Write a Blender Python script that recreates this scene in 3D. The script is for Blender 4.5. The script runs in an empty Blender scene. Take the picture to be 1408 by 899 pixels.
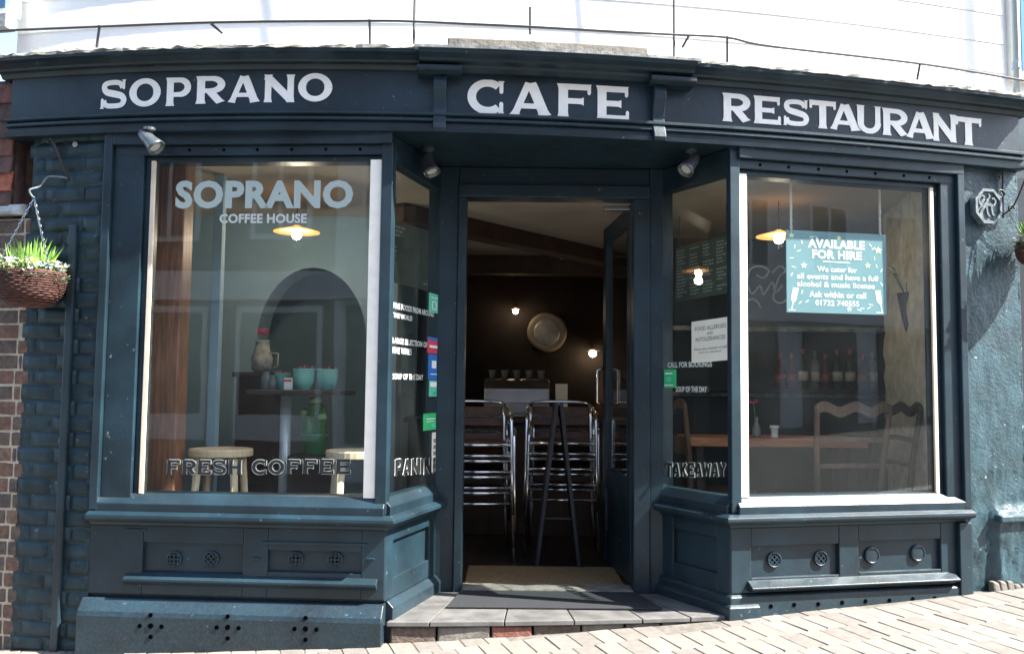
import bpy, math, random
from mathutils import Vector, Matrix
R = math.radians
random.seed(7)
S = bpy.context.scene
COL = S.collection

# ------------------------------------------------------------------ camera
FPX, PW, PH = 1219.0, 1408.0, 899.0          # focal length and size of the photograph in pixels
EYE, PITCH, ROLL = 1.20, R(3.98), R(0.64)
cam = bpy.data.cameras.new('camera')
cam.sensor_fit = 'HORIZONTAL'; cam.sensor_width = 36.0
cam.lens = 36.0 * FPX / PW
cam.clip_start = 0.05; cam.clip_end = 500
camo = bpy.data.objects.new('camera', cam); COL.objects.link(camo)
RIGHT0 = Vector((1, 0, 0)); FWD = Vector((0, math.cos(PITCH), math.sin(PITCH))); UP0 = Vector((0, -math.sin(PITCH), math.cos(PITCH)))
RIGHT = RIGHT0 * math.cos(ROLL) + UP0 * math.sin(ROLL)
UP = UP0 * math.cos(ROLL) - RIGHT0 * math.sin(ROLL)
mw = Matrix((RIGHT, UP, -FWD)).transposed().to_4x4(); mw.translation = (0, 0, EYE)
camo.matrix_world = mw
S.camera = camo

# ------------------------------------------------------------------ sky, sun, exposure
SUN_AZ, SUN_EL = R(103.5), R(47.0)            # clockwise from +Y: the sun stands to the right, a little behind the camera
w = bpy.data.worlds.new('World'); S.world = w; w.use_nodes = True
nt = w.node_tree; nt.nodes.clear()
sky = nt.nodes.new('ShaderNodeTexSky'); sky.sky_type = 'NISHITA'; sky.sun_disc = False
sky.sun_elevation = SUN_EL; sky.sun_rotation = SUN_AZ; sky.air_density = 1.0; sky.dust_density = 1.5
bg = nt.nodes.new('ShaderNodeBackground'); bg.inputs[1].default_value = 0.105
wo = nt.nodes.new('ShaderNodeOutputWorld')
nt.links.new(sky.outputs[0], bg.inputs[0]); nt.links.new(bg.outputs[0], wo.inputs[0])
sun = bpy.data.lights.new('sun', 'SUN'); sun.energy = 5.0; sun.angle = R(0.5); sun.color = (1.0, 0.95, 0.87)
suno = bpy.data.objects.new('sun', sun); COL.objects.link(suno)
sd = Vector((math.sin(SUN_AZ) * math.cos(SUN_EL), math.cos(SUN_AZ) * math.cos(SUN_EL), math.sin(SUN_EL)))
suno.rotation_euler = (-sd).to_track_quat('-Z', 'Y').to_euler(); suno.location = (6, -2, 8)
vs = S.view_settings
vs.view_transform = 'Standard'; vs.look = 'None'; vs.exposure = 2.3; vs.gamma = 1.0; vs.use_curve_mapping = False
S.cycles.use_denoising = True
S.cycles.max_bounces = 10; S.cycles.transparent_max_bounces = 24; S.cycles.sample_clamp_indirect = 6.0

# ------------------------------------------------------------------ pixel helpers
def ray(x, y):
    u = (x - PW / 2) / FPX; v = (PH / 2 - y) / FPX
    return RIGHT * u + UP * v + FWD
def at(x, y, Y):
    d = ray(x, y); t = Y / d.y
    return Vector((d.x * t, Y, EYE + d.z * t))
def F(X):                                     # plan of the bowed shopfront: distance of the front from the camera
    X = max(-3.3, min(3.7, X))
    return 4.13 + X * (0.08630 + X * (0.05334 + X * (-2.994e-3 - 1.729e-4 * X)))
def out_at(X):
    s = (F(X + .01) - F(X - .01)) / .02
    n = math.hypot(1, s); return (s / n, -1 / n)
def on(x, y, off=0.0):                        # pixel -> point on the bowed front, off metres proud of it
    d = ray(x, y); t = 4.2
    for _ in range(40): t = (F(d.x * t) - off) / d.y
    return Vector((d.x * t, d.y * t, EYE + d.z * t))
def ground_z(X): return 0.074 + 0.052 * X

# ------------------------------------------------------------------ mesh helpers
class Frame:                                  # vertical plane: s along it, d outward, z up
    def __init__(f, a, b):
        f.o = Vector((a[0], a[1])); v = Vector((b[0], b[1])) - f.o
        f.L = v.length; f.t = v / f.L; f.n = Vector((f.t.y, -f.t.x))
    def P(f, s, d, z):
        q = f.o + f.t * s + f.n * d; return Vector((q.x, q.y, z))
    def hit(f, x, y, d=0.0):
        r = ray(x, y); o = f.o + f.n * d; n = f.n
        t = (o.x * n.x + o.y * n.y) / (r.x * n.x + r.y * n.y)
        s = (Vector((r.x * t, r.y * t)) - o).dot(f.t); return s, EYE + r.z * t
WFRAME = Frame((0, 0), (1, 0))
WL = {}
class MB:
    def __init__(m): m.v = []; m.f = []
    def add(m, vs_, fs):
        b = len(m.v); m.v += [Vector(q) for q in vs_]; m.f += [tuple(b + i for i in q) for q in fs]; return m
    def pts8(m, P):
        return m.add(P, [(0, 3, 2, 1), (4, 5, 6, 7), (0, 1, 5, 4), (1, 2, 6, 5), (2, 3, 7, 6), (3, 0, 4, 7)])
    def box(m, x0, x1, y0, y1, z0, z1):
        return m.pts8([(x0, y0, z0), (x1, y0, z0), (x1, y1, z0), (x0, y1, z0), (x0, y0, z1), (x1, y0, z1), (x1, y1, z1), (x0, y1, z1)])
    def fbox(m, fr, s0, s1, d0, d1, z0, z1):
        return m.pts8([fr.P(s0, d1, z0), fr.P(s1, d1, z0), fr.P(s1, d0, z0), fr.P(s0, d0, z0), fr.P(s0, d1, z1), fr.P(s1, d1, z1), fr.P(s1, d0, z1), fr.P(s0, d0, z1)])
    def prism(m, poly, fn):                   # poly of 2D points, fn(p, k) with k 0 or 1 gives the two ends
        n = len(poly); vs_ = [fn(p, 0) for p in poly] + [fn(p, 1) for p in poly]
        return m.add(vs_, [tuple(range(n))[::-1], tuple(range(n, 2 * n))] + [(i, (i + 1) % n, n + (i + 1) % n, n + i) for i in range(n)])
    def rings(m, rs, close=False, caps=True):
        n = len(rs[0]); b = len(m.v)
        for r in rs: m.v += [Vector(q) for q in r]
        k = len(rs)
        for i in range(k if close else k - 1):
            j = (i + 1) % k
            for a in range(n): m.f.append((b + i * n + a, b + i * n + (a + 1) % n, b + j * n + (a + 1) % n, b + j * n + a))
        if caps and not close:
            m.f.append(tuple(b + a for a in range(n))[::-1]); m.f.append(tuple(b + (k - 1) * n + a for a in range(n)))
        return m
    def tube(m, path, r, n=8):
        path = [Vector(p) for p in path]; rs = []; ref = None
        for i, p in enumerate(path):
            t = (path[min(i + 1, len(path) - 1)] - path[max(i - 1, 0)]).normalized()
            if ref is None: ref = t.orthogonal().normalized()
            ref = (ref - t * ref.dot(t)).normalized(); bi = t.cross(ref)
            q = r[i] if isinstance(r, (list, tuple)) else r
            rs.append([p + (ref * math.cos(2 * math.pi * a / n) + bi * math.sin(2 * math.pi * a / n)) * q for a in range(n)])
        return m.rings(rs)
    def lathe(m, prof, c=(0, 0, 0), n=20, axis=None):
        c = Vector(c); q = Vector((0, 0, 1)).rotation_difference(Vector(axis)) if axis is not None else None; rs = []
        for r, z in prof:
            ring = []
            for a in range(n):
                v = Vector((max(r, 1e-4) * math.cos(2 * math.pi * a / n), max(r, 1e-4) * math.sin(2 * math.pi * a / n), z))
                if q: v = q @ v
                ring.append(c + v)
            rs.append(ring)
        return m.rings(rs)
    def sweep(m, prof, path, close_ends=True):  # (d, z) profile along a plan path with mitred corners
        path = [Vector((p[0], p[1])) for p in path]; rs = []
        for i, p in enumerate(path):
            n1 = n2 = None
            if i > 0: t = (p - path[i - 1]).normalized(); n1 = Vector((t.y, -t.x))
            if i < len(path) - 1: t = (path[i + 1] - p).normalized(); n2 = Vector((t.y, -t.x))
            if n1 is None: mit = n2
            elif n2 is None: mit = n1
            else: mit = (n1 + n2) / (1 + n1.dot(n2))
            rs.append([Vector((p.x + mit.x * d, p.y + mit.y * d, z)) for d, z in prof])
        return m.rings(rs)
    def build(m, name, mat, parent=None, smooth=False, bevel=0.0, origin=None, seg=2):
        if origin is None:
            xs = [v.x for v in m.v]; ys = [v.y for v in m.v]; zs = [v.z for v in m.v]
            origin = Vector(((min(xs) + max(xs)) / 2, (min(ys) + max(ys)) / 2, min(zs)))
        origin = Vector(origin)
        me = bpy.data.meshes.new(name); me.from_pydata([tuple(v - origin) for v in m.v], [], m.f); me.validate(); me.update()
        me.materials.append(mat)
        if smooth: me.polygons.foreach_set('use_smooth', [True] * len(me.polygons))
        o = bpy.data.objects.new(name, me); COL.objects.link(o)
        return place(o, origin, parent, bevel, seg)
def place(o, origin, parent=None, bevel=0.0, seg=2):
    WL[o.name] = Vector(origin)
    o.location = Vector(origin) - (WL[parent.name] if parent else Vector((0, 0, 0)))
    if parent: o.parent = parent
    if bevel:
        b = o.modifiers.new('bevel', 'BEVEL'); b.width = bevel; b.segments = seg; b.limit_method = 'ANGLE'; b.angle_limit = R(35)
        b.harden_normals = False
    return o
def empty(name, loc=(0, 0, 0)):
    o = bpy.data.objects.new(name, None); COL.objects.link(o); o.location = loc; o.empty_display_size = .1
    WL[o.name] = Vector(loc); return o
def tag(o, label=None, cat=None, group=None, kind=None):
    if label: o['label'] = label
    if cat: o['category'] = cat
    if group: o['group'] = group
    if kind: o['kind'] = kind
    return o
def copy_tree(o, parent=None):
    c = o.copy(); COL.objects.link(c); c.parent = parent
    WL[c.name] = WL[o.name].copy()
    for ch in o.children: copy_tree(ch, c)
    return c
def catmull(P, n=8):
    P = [Vector(p) for p in P]; out = []
    for i in range(len(P) - 1):
        a, b, c, d = P[max(i - 1, 0)], P[i], P[i + 1], P[min(i + 2, len(P) - 1)]
        for k in range(n):
            t = k / n
            out.append(.5 * ((2 * b) + (c - a) * t + (2 * a - 5 * b + 4 * c - d) * t * t + (3 * b - 3 * c + d - a) * t ** 3))
    return out + [P[-1]]

# ------------------------------------------------------------------ materials
def mat(name, col, rough=.5, metal=0.0, var=0.0, vscale=6.0, bump=0.0, bscale=40.0, spec=.5, chips=0.0, chipcol=(.5, .55, .55), emit=None, estr=0.0, stretch=None, col2=None, coat=0.0, splash=0.0):
    m = bpy.data.materials.new(name); m.use_nodes = True; t = m.node_tree; N = t.nodes; L = t.links
    p = N['Principled BSDF']; p.inputs['Base Color'].default_value = (*col, 1); p.inputs['Roughness'].default_value = rough
    p.inputs['Metallic'].default_value = metal; p.inputs['Specular IOR Level'].default_value = spec
    tc = N.new('ShaderNodeNewGeometry'); src = tc.outputs['Position']
    if stretch:
        mp = N.new('ShaderNodeMapping'); mp.inputs['Scale'].default_value = stretch; L.new(src, mp.inputs[0]); src = mp.outputs[0]
    cur = None
    def noise(scale, det=5, rg=.6):
        n = N.new('ShaderNodeTexNoise'); n.inputs['Scale'].default_value = scale; n.inputs['Detail'].default_value = det; n.inputs['Roughness'].default_value = rg
        L.new(src, n.inputs['Vector']); return n.outputs['Fac']
    if var or col2:
        mx = N.new('ShaderNodeMix'); mx.data_type = 'RGBA'
        a = tuple(c * (1 - var) for c in col); b = col2 or tuple(min(1, c * (1 + var)) for c in col)
        mx.inputs[6].default_value = (*a, 1); mx.inputs[7].default_value = (*b, 1)
        rp = N.new('ShaderNodeMapRange'); rp.inputs[1].default_value = .34; rp.inputs[2].default_value = .66
        L.new(noise(vscale), rp.inputs[0]); L.new(rp.outputs[0], mx.inputs[0]); cur = mx.outputs[2]
        rr = N.new('ShaderNodeMapRange'); rr.inputs[3].default_value = max(.04, rough - .1); rr.inputs[4].default_value = min(1, rough + .14)
        L.new(noise(vscale * 2.3), rr.inputs[0]); L.new(rr.outputs[0], p.inputs['Roughness'])
    if chips:
        mx = N.new('ShaderNodeMix'); mx.data_type = 'RGBA'; mx.inputs[7].default_value = (*chipcol, 1)
        if cur: L.new(cur, mx.inputs[6])
        else: mx.inputs[6].default_value = (*col, 1)
        rp = N.new('ShaderNodeMapRange'); rp.inputs[1].default_value = 1 - chips; rp.inputs[2].default_value = 1 - chips + .03
        L.new(noise(38, 3, .55), rp.inputs[0]); L.new(rp.outputs[0], mx.inputs[0]); cur = mx.outputs[2]
    if splash:                                  # dried street splashes low on the front
        sx = N.new('ShaderNodeSeparateXYZ'); L.new(tc.outputs['Position'], sx.inputs[0])
        rz = N.new('ShaderNodeMapRange'); rz.inputs[1].default_value = .42; rz.inputs[2].default_value = .05; L.new(sx.outputs[2], rz.inputs[0])
        rn = N.new('ShaderNodeMapRange'); rn.inputs[1].default_value = .42; rn.inputs[2].default_value = .72; L.new(noise(75, 8, .7), rn.inputs[0])
        mu = N.new('ShaderNodeMath'); mu.operation = 'MULTIPLY'; L.new(rz.outputs[0], mu.inputs[0]); L.new(rn.outputs[0], mu.inputs[1])
        m3 = N.new('ShaderNodeMath'); m3.operation = 'MULTIPLY'; m3.inputs[1].default_value = splash; L.new(mu.outputs[0], m3.inputs[0])
        mx = N.new('ShaderNodeMix'); mx.data_type = 'RGBA'; mx.inputs[7].default_value = (.15, .145, .13, 1); L.new(cur, mx.inputs[6]); L.new(m3.outputs[0], mx.inputs[0]); cur = mx.outputs[2]
    if cur: L.new(cur, p.inputs['Base Color'])
    if bump:
        b = N.new('ShaderNodeBump'); b.inputs['Strength'].default_value = bump; b.inputs['Distance'].default_value = .01
        L.new(noise(bscale, 6, .6), b.inputs['Height']); L.new(b.outputs[0], p.inputs['Normal'])
    if coat:
        p.inputs['Coat Weight'].default_value = coat; p.inputs['Coat Roughness'].default_value = .16
    if emit:
        p.inputs['Emission Color'].default_value = (*emit, 1); p.inputs['Emission Strength'].default_value = estr
    return m
NAVY = (.0085, .0230, .0335)
M = {}
M['paint'] = mat('navy_gloss_paint', NAVY, .40, var=.35, vscale=4, bump=.10, bscale=70, chips=.295, chipcol=(.11, .14, .15), spec=.46, splash=.18)
M['paint_wall'] = mat('navy_masonry_paint', (.011, .030, .039), .5, var=.4, vscale=9, bump=.22, bscale=95, chips=.31, chipcol=(.10, .13, .14), spec=.35, splash=.18)
M['paint_render'] = mat('navy_paint_on_render', (.026, .056, .070), .38, var=.35, vscale=7, bump=.45, bscale=55, chips=.315, chipcol=(.20, .25, .27), spec=.45)
M['letter'] = mat('white_letter_paint', (.95, .93, .86), .4, var=.04, vscale=30)
M['vinyl'] = mat('white_vinyl', (.36, .44, .42), .5)
M['vinyl_edge'] = mat('grey_vinyl_edge', (.40, .44, .43), .5)
M['vinyl_soft'] = mat('pale_vinyl', (.50, .54, .52), .5)
M['black'] = mat('black_vinyl', (.012, .013, .014), .4)
M['hole_shade'] = mat('black_hole_shade', (.002, .002, .003), 1, spec=0)  # shade inside holes put into the colour of flat black discs
M['white'] = mat('white_weatherboard_paint', (.80, .80, .78), .5, var=.05, vscale=3, bump=.1, bscale=60)
M['sash'] = mat('white_sash_paint', (.93, .90, .80), .4, var=.05, vscale=20)
M['cream'] = mat('cream_sash_paint', (.62, .54, .42), .5, var=.12, vscale=12)
M['lead'] = mat('weathered_lead', (.30, .32, .31), .7, var=.45, vscale=14, bump=.6, bscale=30)
M['flash'] = mat('weathered_flashing', (.22, .225, .20), .85, var=.6, vscale=14, bump=.7, bscale=35, stretch=(1, 1, 4))
M['stone'] = mat('weathered_stone', (.13, .12, .105), .85, var=.35, vscale=14, bump=.5, bscale=60)
M['tile'] = mat('grey_step_tile', (.100, .098, .096), .55, var=.3, vscale=9, bump=.1, bscale=80)
M['rubber'] = mat('black_rubber_mat', (.014, .016, .020), .75, bump=.5, bscale=220)
M['coir'] = mat('coir_mat', (.20, .135, .065), .95, var=.3, vscale=60, bump=.9, bscale=260)
M['mortar'] = mat('cream_mortar', (.46, .40, .31), .95, var=.2, vscale=30, bump=.5, bscale=150)
for i, c in enumerate([(.22, .085, .055), (.14, .085, .062), (.10, .076, .062), (.17, .07, .05), (.16, .105, .072), (.085, .07, .062)]):
    M['brick%d' % i] = mat('clay_brick_%s' % 'abcdef'[i], c, .9, var=.35, vscale=40, bump=.6, bscale=120)
for i, c in enumerate([(.25, .070, .040), (.13, .055, .042), (.085, .050, .045), (.30, .095, .055)]):
    M['rtile%d' % i] = mat('clay_tile_%s' % 'abcd'[i], c, .85, var=.35, vscale=22, bump=.4, bscale=90)
for i, c in enumerate([(.165, .150, .132), (.150, .140, .126), (.180, .162, .140), (.135, .124, .110), (.165, .146, .126)]):
    M['paver%d' % i] = mat('paver_%s' % 'abcde'[i], c, .9, var=.14, vscale=25, bump=.35, bscale=160)
M['joint'] = mat('paver_joint_sand', (.105, .096, .084), 1, var=.3, vscale=30)
M['asphalt'] = mat('asphalt', (.055, .055, .056), .9, var=.25, vscale=20, bump=.4, bscale=200)
M['kerb'] = mat('granite_kerb', (.33, .32, .31), .8, var=.2, vscale=40)
M['chrome'] = mat('chrome', (.78, .79, .80), .16, 1.0)
M['satin'] = mat('satin_grey_column', (.52, .55, .55), .3, .2)
M['alu'] = mat('brushed_aluminium', (.80, .81, .82), .18, 1.0)
M['steel'] = mat('stainless_steel', (.28, .28, .28), .34, 1.0, var=.1, vscale=5)
M['iron'] = mat('black_iron', (.02, .024, .027), .5, bump=.2, bscale=80)
M['grey_iron'] = mat('painted_cast_iron', (.10, .13, .145), .45, var=.4, vscale=40, bump=.3, bscale=120)
M['cable'] = mat('dark_cable', (.05, .05, .055), .6)
M['lampgrey'] = mat('lamp_housing', (.10, .115, .125), .3, .5, var=.2, vscale=40)
M['pipe_grey'] = mat('pale_grey_pipe_paint', (.30, .36, .40), .4)
M['lens'] = mat('lamp_lens', (.45, .46, .44), .12)
M['wood_pale'] = mat('pale_birch', (.66, .52, .33), .5, var=.14, vscale=8, stretch=(8, 8, 1))
M['wood_red'] = mat('orange_brown_timber', (.21, .095, .052), .5, var=.35, vscale=5, stretch=(12, 12, 1))
M['wood_top'] = mat('varnished_table_top', (.42, .155, .065), .35, var=.25, vscale=6, stretch=(1, 10, 10))
M['wood_chair'] = mat('old_brown_wood', (.12, .066, .040), .4, var=.3, vscale=9, stretch=(6, 6, 1))
M['wood_dark'] = mat('dark_stained_wood', (.035, .020, .014), .45, var=.3, vscale=9)
M['slat'] = mat('brown_slat', (.075, .035, .02), .5, var=.3, vscale=20)
M['beam'] = mat('dark_ceiling_beam', (.045, .022, .015), .7, var=.3, vscale=12)
M['ceil'] = mat('cream_ceiling', (.42, .37, .31), .9, var=.06, vscale=3)
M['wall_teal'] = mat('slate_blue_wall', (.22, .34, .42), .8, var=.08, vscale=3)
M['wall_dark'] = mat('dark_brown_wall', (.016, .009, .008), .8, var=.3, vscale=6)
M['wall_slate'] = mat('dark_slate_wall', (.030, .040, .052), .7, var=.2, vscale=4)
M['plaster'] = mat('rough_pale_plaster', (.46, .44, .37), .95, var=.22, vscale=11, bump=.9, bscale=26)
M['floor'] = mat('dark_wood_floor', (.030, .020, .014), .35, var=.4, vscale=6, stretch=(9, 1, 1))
M['mint'] = mat('mint_ceramic', (.22, .52, .46), .3, var=.05, vscale=20)
M['cactus'] = mat('cactus_green', (.06, .20, .06), .6, var=.3, vscale=40, bump=.5, bscale=150)
M['cactus_tip'] = mat('cactus_tip', (.34, .46, .22), .7, var=.2, vscale=60)
M['greenpot'] = mat('green_glazed_pot', (.06, .22, .10), .35)
M['earth'] = mat('potting_soil', (.03, .02, .015), 1)
M['wicker'] = mat('brown_wicker', (.105, .045, .034), .7, var=.45, vscale=35, bump=1.0, bscale=110, stretch=(1, 1, 3))
M['leaf'] = mat('young_green_leaf', (.16, .32, .055), .55, var=.3, vscale=30)
M['leaf2'] = mat('grey_green_leaf', (.13, .20, .12), .6, var=.3, vscale=30)
M['petal_w'] = mat('white_petal', (.80, .80, .84), .6)
M['petal_y'] = mat('yellow_petal', (.80, .66, .15), .6)
M['petal_p'] = mat('pink_petal', (.75, .08, .22), .6)
M['red_leaf'] = mat('russet_succulent', (.34, .13, .07), .6, var=.3, vscale=40)
M['pink_leaf'] = mat('pink_succulent', (.50, .20, .22), .6, var=.3, vscale=40)
M['sign_blue'] = mat('pale_blue_sign_board', (.14, .27, .31), .5, var=.03, vscale=4)
M['sign_white'] = mat('sign_white_print', (.86, .88, .86), .5)
M['sign_yellow'] = mat('sign_yellow_print', (.82, .80, .42), .5)
M['paper'] = mat('cream_paper', (.72, .70, .60), .7)
M['ink'] = mat('green_grey_ink', (.17, .20, .17), .7)
M['st_green'] = mat('green_sticker', (.04, .46, .17), .5)
M['st_teal'] = mat('teal_sticker', (.12, .55, .38), .5)
M['st_red'] = mat('red_sticker', (.60, .06, .10), .5)
M['st_blue'] = mat('blue_sticker', (.03, .16, .50), .5)
M['slateboard'] = mat('slate_menu_board', (.15, .21, .20), .6, var=.15, vscale=10)
M['chalk'] = mat('chalk', (.62, .67, .64), .9)
M['disc'] = mat('aged_silver_disc', (.34, .34, .33), .4, .2, var=.2, vscale=14)
M['brass'] = mat('dull_brass', (.26, .22, .18), .5, .3)
M['shade'] = mat('copper_lamp_shade', (.70, .34, .12), .45, emit=(1, .45, .12), estr=.35)
M['bulb'] = mat('lit_bulb', (1, .9, .7), .3, emit=(1, .80, .50), estr=12)
M['bulb_red'] = mat('lit_amber_bulb', (1, .6, .3), .3, emit=(1, .42, .12), estr=14)
M['bottle_g'] = mat('green_bottle_glass', (.015, .045, .025), .08)
M['bottle_r'] = mat('brown_bottle_glass', (.10, .025, .012), .08)
M['bottle_c'] = mat('pale_bottle_glass', (.18, .20, .19), .06)
M['foil'] = mat('bottle_foil', (.45, .12, .08), .35, .4)
M['candle'] = mat('white_ceramic', (.72, .70, .64), .5)
M['aboard'] = mat('blackboard', (.020, .023, .030), .6, var=.2, vscale=8)
M['opp_wall'] = mat('opposite_render', (.62, .63, .63), .9, var=.08, vscale=1.5)
M['opp_brick'] = mat('opposite_brick', (.16, .085, .06), .9, var=.2, vscale=5)
M['opp_white'] = mat('opposite_white_trim', (.74, .73, .70), .6)
M['opp_glass'] = mat('opposite_window_glass', (.03, .035, .04), .06)
M['opp_roof'] = mat('opposite_roof_tiles', (.13, .06, .045), .9, var=.2, vscale=6)
M['blue_glass'] = mat('blue_window_glass', (.06, .16, .30), .08)
def glass_mat():
    m = bpy.data.materials.new('shop_window_glass'); m.use_nodes = True; t = m.node_tree; N = t.nodes; L = t.links
    N.remove(N['Principled BSDF'])
    tr = N.new('ShaderNodeBsdfTransparent'); tr.inputs[0].default_value = (.95, .975, .965, 1)
    gl = N.new('ShaderNodeBsdfGlossy'); gl.inputs['Roughness'].default_value = .012
    lw = N.new('ShaderNodeLayerWeight'); lw.inputs[0].default_value = .5
    pw = N.new('ShaderNodeMath'); pw.operation = 'POWER'; pw.inputs[1].default_value = 5.0; L.new(lw.outputs['Facing'], pw.inputs[0])
    mr = N.new('ShaderNodeMapRange'); mr.inputs[3].default_value = .040; mr.inputs[4].default_value = .85; L.new(pw.outputs[0], mr.inputs[0])
    mx = N.new('ShaderNodeMixShader'); L.new(mr.outputs[0], mx.inputs[0]); L.new(tr.outputs[0], mx.inputs[1]); L.new(gl.outputs[0], mx.inputs[2])
    ge = N.new('ShaderNodeNewGeometry'); nz = N.new('ShaderNodeTexNoise'); nz.inputs['Scale'].default_value = 1.6; L.new(ge.outputs['Position'], nz.inputs['Vector'])
    bp = N.new('ShaderNodeBump'); bp.inputs['Strength'].default_value = .05; bp.inputs['Distance'].default_value = .02; L.new(nz.outputs['Fac'], bp.inputs['Height']); L.new(bp.outputs[0], gl.inputs['Normal'])
    df = N.new('ShaderNodeBsdfDiffuse'); df.inputs[0].default_value = (.62, .70, .74, 1)
    nd = N.new('ShaderNodeTexNoise'); nd.inputs['Scale'].default_value = 3.2; nd.inputs['Detail'].default_value = 6; L.new(ge.outputs['Position'], nd.inputs['Vector'])
    md = N.new('ShaderNodeMapRange'); md.inputs[1].default_value = .3; md.inputs[2].default_value = .75; md.inputs[3].default_value = .0015; md.inputs[4].default_value = .007; L.new(nd.outputs['Fac'], md.inputs[0])
    m2 = N.new('ShaderNodeMixShader'); L.new(md.outputs[0], m2.inputs[0]); L.new(mx.outputs[0], m2.inputs[1]); L.new(df.outputs[0], m2.inputs[2])
    L.new(m2.outputs[0], N['Material Output'].inputs[0]); return m
M['glass'] = glass_mat()

# ------------------------------------------------------------------ lettering
def ribbon(m, pts, w, fn, z0, z1, flare=(0, 0)):
    P = [Vector((p[0], p[1])) for p in pts]; n = len(P); Lf = []; Rt = []
    for i, p in enumerate(P):
        t = (P[min(i + 1, n - 1)] - P[max(i - 1, 0)]).normalized(); q = Vector((-t.y, t.x))
        h = (w[i] if isinstance(w, (list, tuple)) else w) / 2
        Lf.append(p + q * h); Rt.append(p - q * h)
    b = len(m.v)
    for k in (z0, z1):
        for a in Lf: m.v.append(fn(a.x, a.y, k))
        for a in Rt: m.v.append(fn(a.x, a.y, k))
    for i in range(n - 1):
        m.f.append((b + i, b + n + i, b + n + i + 1, b + i + 1)[::-1]); c = b + 2 * n
        m.f.append((c + i, c + n + i, c + n + i + 1, c + i + 1))
        m.f.append((b + i, b + i + 1, c + i + 1, c + i)); m.f.append((b + n + i, c + n + i, c + n + i + 1, b + n + i + 1))
    m.f.append((b, c, c + n, b + n)); m.f.append((b + n - 1, b + 2 * n - 1, c + 2 * n - 1, c + n - 1))
def arc(cx, cy, rx, ry, a0, a1, n=26):
    return [(cx + rx * math.cos(R(a0 + (a1 - a0) * i / n)), cy + ry * math.sin(R(a0 + (a1 - a0) * i / n))) for i in range(n + 1)]
def bar(x0, y0, x1, y1, wd, f0=1.35, f1=1.35):   # stroke with small wedge serifs at its ends
    P = [(x0 + (x1 - x0) * t, y0 + (y1 - y0) * t) for t in (0, .06, .16, .84, .94, 1)]
    return P, [wd * f0, wd * (1 + (f0 - 1) * .45), wd, wd, wd * (1 + (f1 - 1) * .45), wd * f1]
V, H = .25, .19
def cat(P): return [(p.x, p.y) for p in catmull([(a, b, 0) for a, b in P], 5)]
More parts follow.
